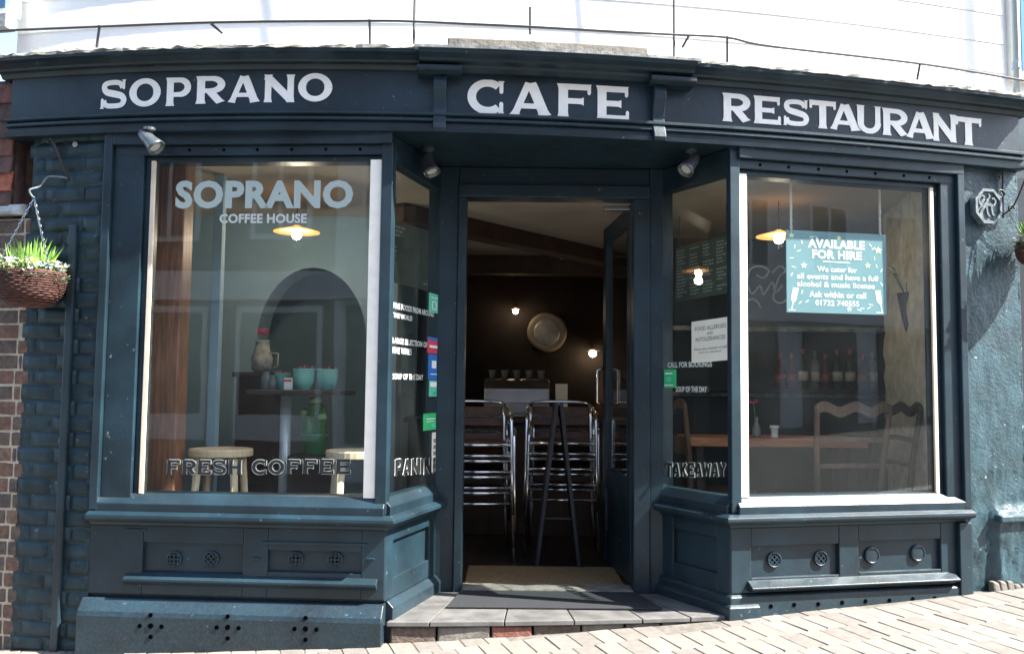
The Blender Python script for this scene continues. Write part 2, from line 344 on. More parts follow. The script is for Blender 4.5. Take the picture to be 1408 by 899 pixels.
def glyph(ch):
    g = []
    if ch == 'O': g.append((arc(.5, .5, .385, .405, 0, 360, 44), [.235 - .045 * abs(math.sin(2 * math.pi * i / 44)) for i in range(45)]))
    if ch == 'C':
        g.append((arc(.52, .5, .40, .405, 48, 312, 36), .215)); g.append(bar(.86, .60, .86, .97, .10, .4, 1.6)); g.append(bar(.86, .03, .86, .36, .10, 1.6, .4))
    if ch == 'S':
        p = cat([(.80, .72), (.70, .87), (.46, .905), (.20, .86), (.145, .72), (.24, .58), (.50, .51), (.77, .43), (.855, .28), (.76, .13), (.48, .095), (.22, .13), (.13, .29)])
        g.append((p, [.17 + .06 * math.exp(-((i / (len(p) - 1) - .5) / .16) ** 2) for i in range(len(p))]))
        g.append(bar(.845, .66, .845, .99, .09, .5, 1.7)); g.append(bar(.085, .01, .085, .36, .09, 1.7, .5))
    if ch in 'PRFEBTHKIUN' and ch not in 'TUNI': g.append(bar(.22, 0, .22, 1, V))
    if ch in 'PR':
        yb = .47 if ch == 'R' else .40
        g.append((([(.2, .91), (.5, .91)] + arc(.56, (.91 + yb) / 2, .31, (.91 - yb) / 2, 90, -90, 16) + [(.5, yb), (.2, yb)]), [.17] * 2 + [.17 + .07 * math.sin(math.pi * i / 16) for i in range(17)] + [.16] * 2))
    if ch == 'R': g.append(bar(.48, .48, .88, 0, .24, 1, 1.3))
    if ch in 'FE':
        g.append(bar(.2, .915, .93, .915, .17, 1, 1.25)); g.append(bar(.2, .50, .76, .50, .16, 1, 1.5)); g.append(bar(.905, .70, .905, 1.0, .09, .4, 1.5))
    if ch == 'E': g.append(bar(.2, .085, .95, .085, .17, 1, 1.25)); g.append(bar(.93, 0, .93, .31, .09, 1.5, .4))
    if ch == 'A':
        g.append(bar(.13, 0, .47, .97, .17, 1.5, 1)); g.append(bar(.87, 0, .53, .97, .25, 1.35, .9)); g.append(([(.28, .29), (.74, .29)], .15))
    if ch == 'N': g.append(bar(.17, 0, .17, 1, .19)); g.append(bar(.84, 0, .84, 1, .19)); g.append(bar(.13, .93, .86, .07, .25, 1, 1))
    if ch == 'T': g.append(bar(.5, 0, .5, .95, V)); g.append(bar(.03, .91, .97, .91, .18, 1.1, 1.1)); g.append(bar(.07, .70, .07, 1, .09, .4, 1.4)); g.append(bar(.93, .70, .93, 1, .09, .4, 1.4))
    if ch == 'U': g.append(([(.19, .95), (.19, .4)] + arc(.5, .38, .31, .29, 180, 360, 18) + [(.81, .4), (.81, .95)], [.24, .23] + [.22 - .03 * math.sin(math.pi * i / 18) for i in range(19)] + [.19, .18])); g.append(bar(.19, .8, .19, 1, .24, 1, 1.35)); g.append(bar(.81, .8, .81, 1, .18, 1, 1.6))
    if ch == 'H': g.append(bar(.80, 0, .80, 1, V)); g.append(([(.2, .5), (.8, .5)], .17))
    if ch == 'I': g.append(bar(.5, 0, .5, 1, .32))
    if ch == 'K': g.append(bar(.3, .42, .86, 1, .2, 1, 1.3)); g.append(bar(.42, .55, .90, 0, .24, 1, 1.3))
    if ch == 'W': g.append(bar(.1, 1, .3, .03, .18)); g.append(bar(.3, .03, .5, .9, .14, 1, 1)); g.append(bar(.5, .9, .7, .03, .18, 1, 1)); g.append(bar(.7, .03, .9, 1, .14, 1, 1.4))
    if ch == 'Y': g.append(bar(.5, 0, .5, .5, V, 1.3, 1)); g.append(bar(.08, 1, .5, .45, .22, 1.3, 1)); g.append(bar(.92, 1, .5, .45, .18, 1.4, 1))
    return g
def glyph_mesh(ch, fn, depth, fat=0.0, m=None, base=0.0):
    m = m or MB(); raw = fn; e = fat / 2
    fn = lambda u, v, k: raw(u, min(1 + e, max(-e, v)), k)
    for i, (p, wd) in enumerate(glyph(ch)):
        if isinstance(wd, list): wd = [a + fat for a in wd]
        else: wd = wd + fat
        ribbon(m, p, wd, fn, base, base + depth + i * .0004)
    return m
_tc = {}
def text_poly(body, bold=0.0, align='CENTER'):
    key = (body, bold, align)
    if key in _tc: return _tc[key]
    c = bpy.data.curves.new('lettering', 'FONT'); c.body = body; c.size = 1; c.offset = bold; c.align_x = align; c.resolution_u = 3; c.space_character = 1.0 + bold * 1.5
    o = bpy.data.objects.new('lettering', c); COL.objects.link(o)
    me = o.evaluated_get(bpy.context.evaluated_depsgraph_get()).to_mesh()
    vs_ = [(v.co.x, v.co.y) for v in me.vertices]; fs = [tuple(p.vertices) for p in me.polygons]
    bpy.data.objects.remove(o); bpy.data.curves.remove(c)
    xs = [a for a, b in vs_]; ys = [b for a, b in vs_]
    x0, x1, y0, y1 = min(xs), max(xs), min(ys), max(ys)
    _tc[key] = ([((a - x0) / (x1 - x0), (b - y0) / (y1 - y0)) for a, b in vs_], fs, (x1 - x0) / (y1 - y0)); return _tc[key]
def text_mesh(body, fn, bold=0.0, m=None):      # fn(u, v) with u, v in 0..1 over the text's own box
    m = m or MB(); vs_, fs, _ = text_poly(body, bold); m.add([fn(a, b) for a, b in vs_], fs); return m

# ================================================================== THE SETTING
# pavement frame: rows run parallel to the right half of the front
SL = 0.052
def gsheet(name, mt, x0, x1, y0, y1, dz, parent=None):
    m = MB(); nx = 2
    m.add([(x0, y0, ground_z(x0) + dz), (x1, y0, ground_z(x1) + dz), (x1, y1, ground_z(x1) + dz), (x0, y1, ground_z(x0) + dz)], [(0, 1, 2, 3)])
    return m.build(name, mt)
tag(gsheet('ground', M['asphalt'], -60, 60, -60, 60, -.125), kind='structure')
pv = MB(); pv.add([(-14, 2.15, ground_z(-14) - .003), (14, 2.15, ground_z(14) - .003), (14, 9.5, ground_z(14) - .003), (-14, 9.5, ground_z(-14) - .003)], [(0, 1, 2, 3)])
pavement = tag(pv.build('pavement', M['joint']), kind='structure')
kb = MB(); kb.pts8([(-14, 2.0, ground_z(-14) - .2), (14, 2.0, ground_z(14) - .2), (14, 2.15, ground_z(14) - .2), (-14, 2.15, ground_z(-14) - .2),
                    (-14, 2.0, ground_z(-14)), (14, 2.0, ground_z(14)), (14, 2.15, ground_z(14)), (-14, 2.15, ground_z(-14))])
tag(kb.build('kerb', M['kerb'], bevel=.01), kind='structure')
# pavers: 100 x 210 mm blocks set on end to the front, staggered row by row
pa = R(17.0); ca, sa = math.cos(pa), math.sin(pa); PWD, PLN = .104, .212
paver_me = []
for k in range(10):
    rg = random.Random(k); m = MB(); hx, hy = (PWD - .003) / 2, (PLN - .0035) / 2; c = .004
    j = lambda: rg.uniform(-.0015, .0015)
    m.add([(-hx, -hy, -.03), (hx, -hy, -.03), (hx, hy, -.03), (-hx, hy, -.03), (-hx + j(), -hy + j(), -c), (hx + j(), -hy + j(), -c), (hx + j(), hy + j(), -c), (-hx + j(), hy + j(), -c),
           (-hx + c, -hy + c, j()), (hx - c, -hy + c, j()), (hx - c, hy - c, j()), (-hx + c, hy - c, j())],
          [(0, 1, 5, 4), (1, 2, 6, 5), (2, 3, 7, 6), (3, 0, 4, 7), (4, 5, 9, 8), (5, 6, 10, 9), (6, 7, 11, 10), (7, 4, 8, 11), (8, 9, 10, 11)])
    me = bpy.data.meshes.new('paver'); me.from_pydata([tuple(v) for v in m.v], [], m.f); me.materials.append(M['paver%d' % (k % 5)]); paver_me.append((me, m))
cells = []
for r_ in range(-12, 26):
    for q in range(-60, 62):
        a = (q + (.5 if r_ % 2 else 0)) * PWD; b = r_ * PLN + 2.3
        x = a * ca - b * sa + .7; y = a * sa + b * ca + 0.2
        if abs(x) > 5 or y < 2.3 or y > F(x) + .05: continue
        if -.62 < x < 1.02 and y > 4.16: continue
        px = (Vector((x, y, ground_z(x))) - Vector((0, 0, EYE)))
        d = px.dot(FWD); u = PW / 2 + FPX * px.dot(RIGHT) / d; v = PH / 2 - FPX * px.dot(UP) / d
        vis = -40 < u < 1450 and v < 925
        cells.append((not vis, random.random() if vis else abs(x) + 5 * (4.2 - y), x, y))
cells.sort(); far = MB()
tilt = Matrix.Rotation(-math.atan(SL), 4, 'Y')
for n, (hid, _, x, y) in enumerate(cells):
    me, src = random.choice(paver_me)
    mx = Matrix.Translation((x, y, ground_z(x) + random.uniform(-.0012, .0018))) @ tilt @ Matrix.Rotation(pa + random.uniform(-.006, .006), 4, 'Z')
    if n < 300 and not hid:
        o = bpy.data.objects.new('paver', me); COL.objects.link(o); o.parent = pavement
        o.matrix_basis = Matrix.Translation(-WL[pavement.name]) @ mx
    else: far.add([mx @ v for v in src.v], src.f)
fo = far.build('paving', M['paver1'], pavement); fo['kind'] = 'stuff'

# ================================================================== THE CAFE
A, B, C, D = (-1.95, F(-1.95)), (-.565, F(-.565)), (1.053, F(1.053)), (2.34, F(2.34))
YD = 4.72
E1, E2 = (-.385, YD), (.80, YD)
LB, RB, LS, RS = Frame(A, B), Frame(C, D), Frame(B, E1), Frame(E2, C)
cafe = tag(empty('cafe_building', (0, 4.4, 0)), 'corner cafe with navy painted bowed shopfront and white lettering', 'building')
Z_SILL, Z_GB, Z_GT, Z_FB, Z_STEP = .60, .70, 2.262, 2.40, .145
def curve_path(x0, x1, n=60): return [(x0 + (x1 - x0) * i / n, F(x0 + (x1 - x0) * i / n)) for i in range(n + 1)]
XL, XR = on(18, 150).x, on(1399, 200).x

# --- entablature
fas = MB()
fas.sweep([(-.16, 2.390), (.046, 2.390), (.050, 2.408), (.026, 2.414), (.026, 2.436), (.044, 2.443), (.044, 2.456), (.030, 2.461), (.052, 2.470), (.052, 2.481), (.036, 2.488), (.012, 2.491), (.012, 2.735), (-.16, 2.735)], curve_path(XL, XR))
fascia = fas.build('fascia', M['paint'], cafe)
for xa, xb in ((XL - .05, on(590, 100).x), (on(918, 100).x, XR + .04)):
    cor = MB(); cor.sweep([(-.14, 2.688), (.020, 2.688), (.030, 2.700), (.034, 2.707), (.062, 2.710), (.068, 2.719), (.098, 2.731), (.128, 2.736), (.130, 2.750), (-.14, 2.756)], curve_path(xa, xb, 36)); cor.build('cornice', M['paint'], fascia)
# weathered flashing on the cornice
rg = random.Random(3); fl = MB(); rs = []
for i in range(161):
    x = XL - .03 + (XR - XL + .06) * i / 160; n = out_at(x); y = F(x)
    j = lambda a=.010: rg.uniform(-a, a)
    rs.append([Vector((x + n[0] * d, y + n[1] * d, z)) for d, z in ((.135 + j(.006), 2.750 + j(.003)), (.133 + j(.006), 2.762 + j(.006)), (.08, 2.784 + j(.012)), (0.0, 2.812 + j(.014)), (-.07, 2.83 + j(.014)), (-.12, 2.75))])
fl.rings(rs); fl.build('flashing', M['flash'], fascia)
# hood over the middle of the fascia with two corbels
x0, x1 = on(570, 80).x, on(951, 95).x
hd = MB(); hd.sweep([(-.05, 2.676), (.042, 2.676), (.070, 2.690), (.076, 2.700), (.118, 2.704), (.124, 2.717), (.158, 2.728), (.164, 2.745), (-.05, 2.752)], curve_path(x0 + .03, x1 - .03, 16)); hood = hd.build('hood', M['paint'], fascia)
ls = MB(); ls.sweep([(-.05, 2.753), (.170, 2.746), (.172, 2.758), (.10, 2.778), (-.05, 2.79)], curve_path(x0 + .01, x1 - .01, 16)); ls.build('lead_cap', M['lead'], hood)
sl_ = MB(); sl_.sweep([(-.06, 2.770), (.098, 2.770), (.094, 2.825), (-.06, 2.835)], curve_path(on(616, 60).x, on(884, 70).x, 14)); sl_.build('stone_block', M['stone'], hood, bevel=.008)
for xa, xb in ((570, 640), (882, 952)):      # returns of the hood above the corbels
    m = MB(); m.sweep([(-.02, 2.652), (.075, 2.656), (.108, 2.668), (.108, 2.690), (-.02, 2.692)], curve_path(on(xa + 2, 100).x + .01, on(xb - 2, 100).x - .01, 5)); m.build('hood_return', M['paint'], hood, bevel=.004)
for px_ in (605, 902):
    X = on(px_, 150).x; n = out_at(X); fr = Frame((X, F(X)), (X - n[1], F(X) + n[0])); m = MB(); hw = .030
    m.prism([(0, 2.385), (.062, 2.388), (.068, 2.405), (.062, 2.43), (.046, 2.46), (.042, 2.50), (.050, 2.55), (.068, 2.59), (.072, 2.625), (.06, 2.655), (0, 2.655)], lambda p, k: fr.P(-hw if k == 0 else hw, p[0], p[1]))
    m.build('corbel', M['paint'], fascia, bevel=.004)
# sign letters
def put_letter(ch, x0, x1, y0, y1, parent):
    c = on((x0 + x1) / 2, (y0 + y1) / 2, .014); n = out_at(c.x); tx, ty = -n[1], n[0]
    a = on(x0, (y0 + y1) / 2, .014); b = on(x1, (y0 + y1) / 2, .014); wd = math.hypot(b.x - a.x, b.y - a.y)
    zt = on((x0 + x1) / 2, y0, .014).z; zb = on((x0 + x1) / 2, y1, .014).z; ht = zt - zb
    fn = lambda u, v, k: Vector((c.x + tx * (u - .5) * wd + n[0] * k, c.y + ty * (u - .5) * wd + n[1] * k, zb + v * ht))
    o = glyph_mesh(ch, fn, .0015).build('letter', M['letter'], parent); return o
for ch, x0, x1, y0, y1 in [('S', 138, 176, 110, 150), ('O', 178, 221, 108, 147), ('P', 226, 263, 107, 146), ('R', 267, 310, 105, 143), ('A', 313, 357, 104, 142), ('N', 361, 407, 103, 141), ('O', 410, 457, 101, 140),
                           ('C', 642, 697, 110, 157), ('A', 700, 757, 113, 160), ('F', 763, 815, 116, 163), ('E', 817, 866, 119, 167),
                           ('R', 991, 1032, 129, 168), ('E', 1034, 1074, 133, 171), ('S', 1076, 1114, 137, 174), ('T', 1112, 1150, 139, 177), ('A', 1140, 1182, 143, 180), ('U', 1176, 1214, 146, 184), ('R', 1211, 1248, 150, 187), ('A', 1245, 1284, 154, 191), ('N', 1281, 1316, 157, 195), ('T', 1313, 1350, 162, 200)]:
    put_letter(ch, x0, x1, y0, y1, fascia)

# --- upper wall of white weatherboards, set back
uw = MB(); uw.sweep([(-.30, 2.62), (-.10, 2.62), (-.10, 5.3), (-.30, 5.3)], curve_path(XL - .08, XR + .02, 40))
upper = uw.build('upper_wall', M['white'], cafe)
for k in range(15):
    z = 2.80 + k * .165; m = MB()
    m.sweep([(-.098, z - .003), (-.089, z - .003), (-.089, z + .004), (-.094, z + .163), (-.098, z + .163)], curve_path(XL - .08, XR + .02, 40)); m.build('weatherboard', M['white'], upper)

# --- window bays
def window_unit(fr, s0, s1, name, label):
    e = empty(name); WL[e.name] = fr.P((s0 + s1) / 2, 0, Z_SILL); e.parent = cafe; e.location = WL[e.name] - WL[cafe.name]; e['label'] = label; return e
sL = lambda x, y=450, d=0.0: LB.hit(x, y, d)[0]
sR = lambda x, y=450, d=0.0: RB.hit(x, y, d)[0]
winL = window_unit(LB, 0, LB.L, 'shop_window', 'large shop window lettered for fresh coffee')
winR = window_unit(RB, 0, RB.L, 'shop_window', 'large shop window with the hire sign behind it')
spL = window_unit(LS, 0, LS.L, 'side_window', 'narrow side window of the porch beside the big coffee window')
spR = window_unit(RS, 0, RS.L, 'side_window', 'narrow side window of the porch with the allergy notice')
def frame_set(fr, win, so0, so1, g0, g1, holes):
    for (a0, a1, b0, b1, d) in ((so0, g0, 0, 0, 0), (g1, so1, 0, 0, 0)):      # outer architrave, stepped inwards
        m = MB()
        if a1 - a0 > .09:
            k = .035 if a0 == so0 else -.035
            left = a0 == so0
            p0, p1 = (a0, a0 + .040) if left else (a1 - .040, a1)
            q0, q1 = (a0 + .040, a1 - .030) if left else (a0 + .030, a1 - .040)
            r0, r1 = (a1 - .030, a1) if left else (a0, a0 + .030)
            m.fbox(fr, p0, p1, -.10, .030, Z_SILL + .02, Z_FB)
            m.fbox(fr, q0, q1, -.10, .006, Z_SILL + .02, Z_FB - .002)
            m.fbox(fr, r0, r1, -.10, -.018, Z_GB - .01, Z_GT + .03)
        else: m.fbox(fr, a0, a1, -.030, .012, Z_SILL + .02, Z_FB - .004)
        m.build('frame_post', M['paint'], win, bevel=.004)
    m = MB(); m.fbox(fr, so0 + .041, so1 - .002, -.10, .032, Z_GT + .075, Z_FB - .006); m.fbox(fr, so0 + .042, so1 - .004, -.10, .008, Z_GT + .028, Z_GT + .074)
    m.fbox(fr, g0 - .028, g1 + .01, -.10, -.016, Z_GT, Z_GT + .027); m.build('head_rail', M['paint'], win, bevel=.004)
    m = MB(); m.prism([(-.10, Z_SILL + .012), (.028, Z_SILL + .012), (.030, Z_GB - .048), (-.012, Z_GB - .006), (-.03, Z_GB), (-.10, Z_GB)], lambda p, k: fr.P((so0 + .03) if k == 0 else (so1 - .006), p[0], p[1])); m.build('bottom_rail', M['paint'], win, bevel=.004)
    for s in holes:
        h = MB(); n3 = Vector((fr.n.x, fr.n.y, 0)); h.lathe([(.0075, 0), (.0075, .004)], fr.P(s, .006, Z_GT + .052), 10, n3); h.build('hole_shade_disc', M['hole_shade'], win)  # raised black disc, its colour stands for the hole's inner shade
gl0, gl1 = sL(198), sL(521)
frame_set(LB, winL, .0, LB.L - .0, gl0, gl1, [sL(x, 200) for x in (262, 309, 355, 402, 449, 496)])
gr0, gr1 = sR(1017), sR(1289)
frame_set(RB, winR, .0, RB.L, gr0, gr1, [sR(x, 225) for x in (1044, 1083, 1124, 1163, 1202, 1241, 1276)])
def pane(fr, win, s0, s1, d=-.025):
    m = MB(); m.fbox(fr, s0, s1, d - .003, d + .003, Z_GB - .01, Z_GT + .01); m.build('pane', M['glass'], win)
pane(LB, winL, gl0, gl1); pane(RB, winR, gr0, gr1)
def strip(fr, win, s0, s1, mt, d0, d1, nm='sash_strip'):
    m = MB(); m.fbox(fr, s0, s1, d0, d1, Z_GB - .008, Z_GT + .006); m.build(nm, mt, win, bevel=.003)
strip(LB, winL, sL(504), sL(520), M['sash'], -.0215, -.004); strip(LB, winL, sL(198), sL(204), M['cream'], -.0215, -.008)
strip(RB, winR, sR(1017), sR(1029), M['sash'], -.0215, -.004); strip(RB, winR, sR(1284), sR(1289), M['cream'], -.0215, -.008)
# --- splayed porch windows
def splay(fr, win, g0, g1):
    for q0, q1 in ((.002, g0), (g1, fr.L - .002)):
        m = MB(); m.fbox(fr, q0, q1, -.075, -.002, Z_SILL + .02, Z_FB - .01); m.build('frame_post', M['paint'], win, bevel=.004)
    m = MB(); m.fbox(fr, g0 + .001, g1 - .001, -.07, -.004, Z_GT, Z_FB - .012); m.build('head_rail', M['paint'], win, bevel=.004)
    m = MB(); m.prism([(-.07, Z_SILL + .012), (.018, Z_SILL + .012), (.018, Z_GB - .045), (-.02, Z_GB - .004), (-.07, Z_GB - .004)], lambda p, k: fr.P(.006 if k == 0 else fr.L - .006, p[0], p[1])); m.build('bottom_rail', M['paint'], win, bevel=.003)
    m = MB(); m.fbox(fr, g0 - .005, g1 + .005, -.020, -.014, Z_GB - .012, Z_GT + .008); m.build('pane', M['glass'], win)
lg0, lg1 = .040, LS.hit(606, 450, -.014)[0]
rg0, rg1 = RS.hit(907, 450, -.014)[0], RS.L - .006
splay(LS, spL, lg0, lg1); splay(RS, spR, rg0, rg1)
strip(LS, spL, lg1 - .018, lg1, M['cream'], -.0135, -.004); strip(RS, spR, rg0, rg0 + .012, M['cream'], -.0135, -.004)

# --- stall risers below the windows, wrapped round into the porch
pathL, pathR = [A, B, E1], [E2, C, D]
def riser(path, nm, lab):
    m = MB(); m.sweep([(-.08, .0), (-.022, .0), (-.022, Z_SILL - .0), (-.08, Z_SILL)], path); o = m.build('stall_riser', M['paint'], cafe); o['label'] = lab
    m = MB(); m.sweep([(-.07, Z_SILL - .050), (.010, Z_SILL - .050), (.022, Z_SILL - .032), (.050, Z_SILL - .024), (.062, Z_SILL - .012), (.060, Z_SILL + .004), (.03, Z_SILL + .016), (-.07, Z_SILL + .018)], path); m.build('ledge', M['paint'], o, smooth=False, bevel=.003)
    return o
risL = riser(pathL, 'l', 'panelled stall riser under the coffee window'); risR = riser(pathR, 'r', 'panelled stall riser under the hire sign window')
def zl(fr, x, y, d=0.0): return fr.hit(x, y, d)[1]
def panelled(fr, par, s0, s1, z0, z1, panels):  # stiles and rails round sunk panels (s0, s1, z0, z1)
    ps = sorted(panels); cuts = [s0] + [v for p in ps for v in (p[0], p[1])] + [s1]
    for i in range(0, len(cuts), 2):
        m = MB(); m.fbox(fr, cuts[i] + (.0005 if i else 0), cuts[i + 1] - .0005, -.0225, 0, z0, z1); m.build('stile', M['paint'], par, bevel=.004)
    for p in ps:
        m = MB(); m.fbox(fr, p[0], p[1], -.0225, -.0008, p[3], z1); m.build('rail', M['paint'], par, bevel=.004)
        m = MB(); m.fbox(fr, p[0], p[1], -.0225, -.0008, z0, p[2]); m.build('rail', M['paint'], par, bevel=.004)
def vent(fr, par, x, y, r=.037, blank=False):
    s, z = fr.hit(x, y, -.02); n3 = Vector((fr.n.x, fr.n.y, 0)); c = fr.P(s, -.0215, z)
    if blank:
        MB().lathe([(r, 0), (r, .010), (r * .86, .014), (r * .76, .010), (r * .7, .011), (0, .012)], c, 20, n3).build('vent_cap', M['paint'], par, smooth=False); return
    o = MB().lathe([(r, 0), (r, .010), (r * .9, .012), (r * .80, .010), (r * .78, .003)], c, 20, n3).build('vent', M['paint'], par)
    MB().lathe([(r * .79, 0), (r * .79, .003)], c, 16, n3).build('vent_shade_disc', M['hole_shade'], o)  # black backing disc painted as the shade behind the grille
    g = MB(); a0 = random.choice((0, 0, 45))
    for k in (-.5, 0, .5):
        for a in (a0, a0 + 90):
            ca_, sa_ = math.cos(R(a)), math.sin(R(a)); h = math.sqrt(max(.04, .79 ** 2 - k * k)) * r; q = k * r
            P = lambda u, v, d: fr.P(s + u * ca_ - v * sa_, -.0215 + d, z + u * sa_ + v * ca_)
            e = .0032; d1 = .008 if a == a0 else .0085
            g.pts8([P(-h, q - e, .004), P(h, q - e, .004), P(h, q + e, .004), P(-h, q + e, .004), P(-h, q - e, d1), P(h, q - e, d1), P(h, q + e, d1), P(-h, q + e, d1)])
    g.build('grille', M['paint'], o)
ZB = Z_SILL - .05
zpl = .235
panL = [(sL(196, 765), sL(334, 765), zl(LB, 265, 792), zl(LB, 265, 746)), (sL(368, 770), sL(497, 770), zl(LB, 430, 787), zl(LB, 430, 757))]
panelled(LB, risL, .0, LB.L - .001, zpl, ZB, panL)
for x in (240, 291): vent(LB, risL, x, 768)
for x in (407, 461): vent(LB, risL, x, 769)
m = MB(); m.prism([(-.01, zl(LB, 340, 806)), (.016, zl(LB, 340, 806)), (.034, zl(LB, 340, 800)), (.034, zl(LB, 340, 797)), (-.01, zl(LB, 340, 789))], lambda p, k: LB.P(sL(173, 798) if k == 0 else sL(519, 798), p[0], p[1])); m.build('lower_ledge', M['paint'], risL, bevel=.002)
m = MB(); m.fbox(LB, sL(360, 750), sL(506, 750), -.001, .007, zl(LB, 430, 749), zl(LB, 430, 745)); m.build('bead', M['paint'], risL, bevel=.002)
for x in (352, 510): 
    s, z = LB.hit(x, 768); MB().fbox(LB, s - .018, s + .018, 0, .010, z - .004, z + .006).build('turn_button', M['paint'], risL, bevel=.003)
s, z = LB.hit(187, 728); MB().fbox(LB, s - .05, s + .05, 0, .006, z - .005, z + .005).build('hinge', M['paint'], risL, bevel=.002)
panR = [(sR(1033, 770), sR(1154, 770), zl(RB, 1090, 792), zl(RB, 1090, 749)), (sR(1181, 765), sR(1294, 765), zl(RB, 1240, 784), zl(RB, 1240, 742))]
panelled(RB, risR, .0, RB.L - .001, .242, ZB, panR)
for x, y in ((1064, 769), (1128, 767)): vent(RB, risR, x, y)
for x, y in ((1198, 763), (1261, 760)): vent(RB, risR, x, y, .041, True)
m = MB(); zz = zl(RB, 1170, 803); m.prism([(-.01, zz - .012), (.020, zz - .010), (.048, zz + .004), (.048, zz + .012), (-.01, zz + .044)], lambda p, k: RB.P(sR(1028, 800) if k == 0 else sR(1312, 795), p[0], p[1])); m.build('lower_ledge', M['paint'], risR, bevel=.003)
m = MB(); m.fbox(RB, RB.L - .075, RB.L - .002, 0.0006, .028, .02, ZB - .002); m.build('end_stile', M['paint'], risR, bevel=.004)
# porch side panels: flush moulding on each splay
for fr, par in ((LS, risL), (RS, risR)):
    panelled(fr, par, .004, fr.L - .004, .23, ZB, [(.09, fr.L - .10, .32, ZB - .06)])
# plinths
m = MB(); m.sweep([(-.08, -.25), (.058, -.25), (.062, .148), (.056, .168), (.016, .218), (-.08, .222)], [(A[0] - .02, A[1] + .004), B]); plL = m.build('plinth', M['paint'], cafe, bevel=.004)
m = MB(); m.sweep([(-.08, -.1), (.030, -.1), (.030, .198), (.0, .228), (-.08, .230)], [LS.P(.03, 0, 0)[:2], E1]); m.build('plinth', M['paint'], cafe, bevel=.004)
m = MB(); m.sweep([(-.08, -.1), (.020, -.1), (.020, .228), (.006, .238), (-.08, .240)], [E2, C, D]); plR = m.build('plinth', M['paint'], cafe, bevel=.005)
m = MB(); m.sweep([(-.02, -.1), (.040, -.1), (.040, .185), (.026, .196), (-.02, .20)], [E2, C, RB.P(.13, 0, 0)[:2]]); m.build('plinth_block', M['paint'], plR, bevel=.004)
def hole_shade_disc(fr, par, x, y, d, r=.0095):
    s, z = fr.hit(x, y, d); MB().lathe([(r, 0), (r, .004)], fr.P(s, d - .002, z), 10, Vector((fr.n.x, fr.n.y, 0))).build('hole_shade_disc', M['hole_shade'], par)  # no recess cut: a black disc carries the hole's dark
for cx_, cy_ in ((207, 860), (313, 862), (420, 864)):
    for dx, dy in ((0, 0), (-15, 0), (15, 1), (0, -15), (0, 15)): hole_shade_disc(LB, plL, cx_ + dx, cy_ + dy, .061, .012 if dx + dy == 0 else .010)
for x, y in ((1060, 833), (1092, 831), (1125, 830), (1158, 828), (1190, 826), (1223, 825), (1255, 823), (1285, 822)): hole_shade_disc(RB, plR, x, y, .0205, .0105)

# --- porch: soffit, transom, door frame, steps
m = MB(); pts = [(B[0] - .05, F(B[0]) + .05), (.2, F(.2) + .05), (C[0] + .05, F(C[0]) + .05), (E2[0] + .1, YD + .16), (E1[0] - .1, YD + .16)]
m.prism(pts, lambda p, k: Vector((p[0], p[1], 2.394 if k == 0 else 2.43))); m.build('soffit', M['paint'], cafe)
df = tag(empty('door_frame'), None); WL[df.name] = Vector((.2, YD, Z_STEP)); df.parent = cafe; df.location = WL[df.name] - WL[cafe.name]
jl0, jl1, jr0, jr1 = E1[0] - .01, at(639, 500, YD).x, at(871, 500, YD).x, E2[0] + .01
DZ = 2.225
m = MB(); m.box(jl0, jl1 - .045, YD, YD + .13, Z_STEP - .02, 2.393); m.box(jl1 - .0449, jl1, YD - .018, YD + .11, Z_STEP - .02, DZ); m.build('jamb', M['paint'], df, bevel=.005)
m = MB(); m.box(jr1 - .075, jr1, YD, YD + .13, Z_STEP - .02, 2.393); m.box(jr0, jr1 - .0752, YD - .018, YD + .11, Z_STEP - .02, DZ); m.build('jamb', M['paint'], df, bevel=.005)
m = MB(); m.box(jl1 - .045, jr1 - .0755, YD + .004, YD + .12, DZ + .071, 2.392); m.box(jl1 - .0448, jr1 - .0757, YD - .022, YD + .115, DZ, DZ + .07); m.build('head', M['paint'], df, bevel=.005)
m = MB(); m.box(jl1, jr0, YD - .03, YD + .12, Z_STEP - .03, Z_STEP + .016); m.build('threshold', M['stone'], df, bevel=.006)
# step of tiles on a course of stone blocks
step = empty('entrance_step'); WL[step.name] = Vector((.2, 4.3, 0)); step.parent = cafe; step.location = WL[step.name] - WL[cafe.name]
def fy(x): return F(x) - .012
fronts = [-.555, -.36, -.02, .30, .62, .85, 1.045]
def lerp_edge(x0, x1, i, n): return x0 + (x1 - x0) * i / n
nT = len(fronts) - 1
backs = [E1[0] + (E2[0] - E1[0]) * (x - fronts[0]) / (fronts[-1] - fronts[0]) for x in fronts]
for i in range(nT):
    g = .003
    ym = lambda a, b, t, f0, f1: (f0 + (f1 - f0) * t)
    fx0, fx1, bx0, bx1 = fronts[i] + g, fronts[i + 1] - g, backs[i] + g, backs[i + 1] - g
    for t0, t1 in ((0, .46), (.47, .95)):
        q = []
        for (fx, bx, t) in ((fx0, bx0, t0), (fx1, bx1, t0), (fx1, bx1, t1), (fx0, bx0, t1)):
            q.append((fx + (bx - fx) * t, fy(fx) + (YD - fy(fx)) * t))
        zt = Z_STEP + random.uniform(-.001, .001)
        MB().prism(q, lambda p, k: Vector((p[0], p[1], (Z_STEP - .022) if k == 0 else zt))).build('tile', M['tile'], step, bevel=.003)
x = -.54; i = 0
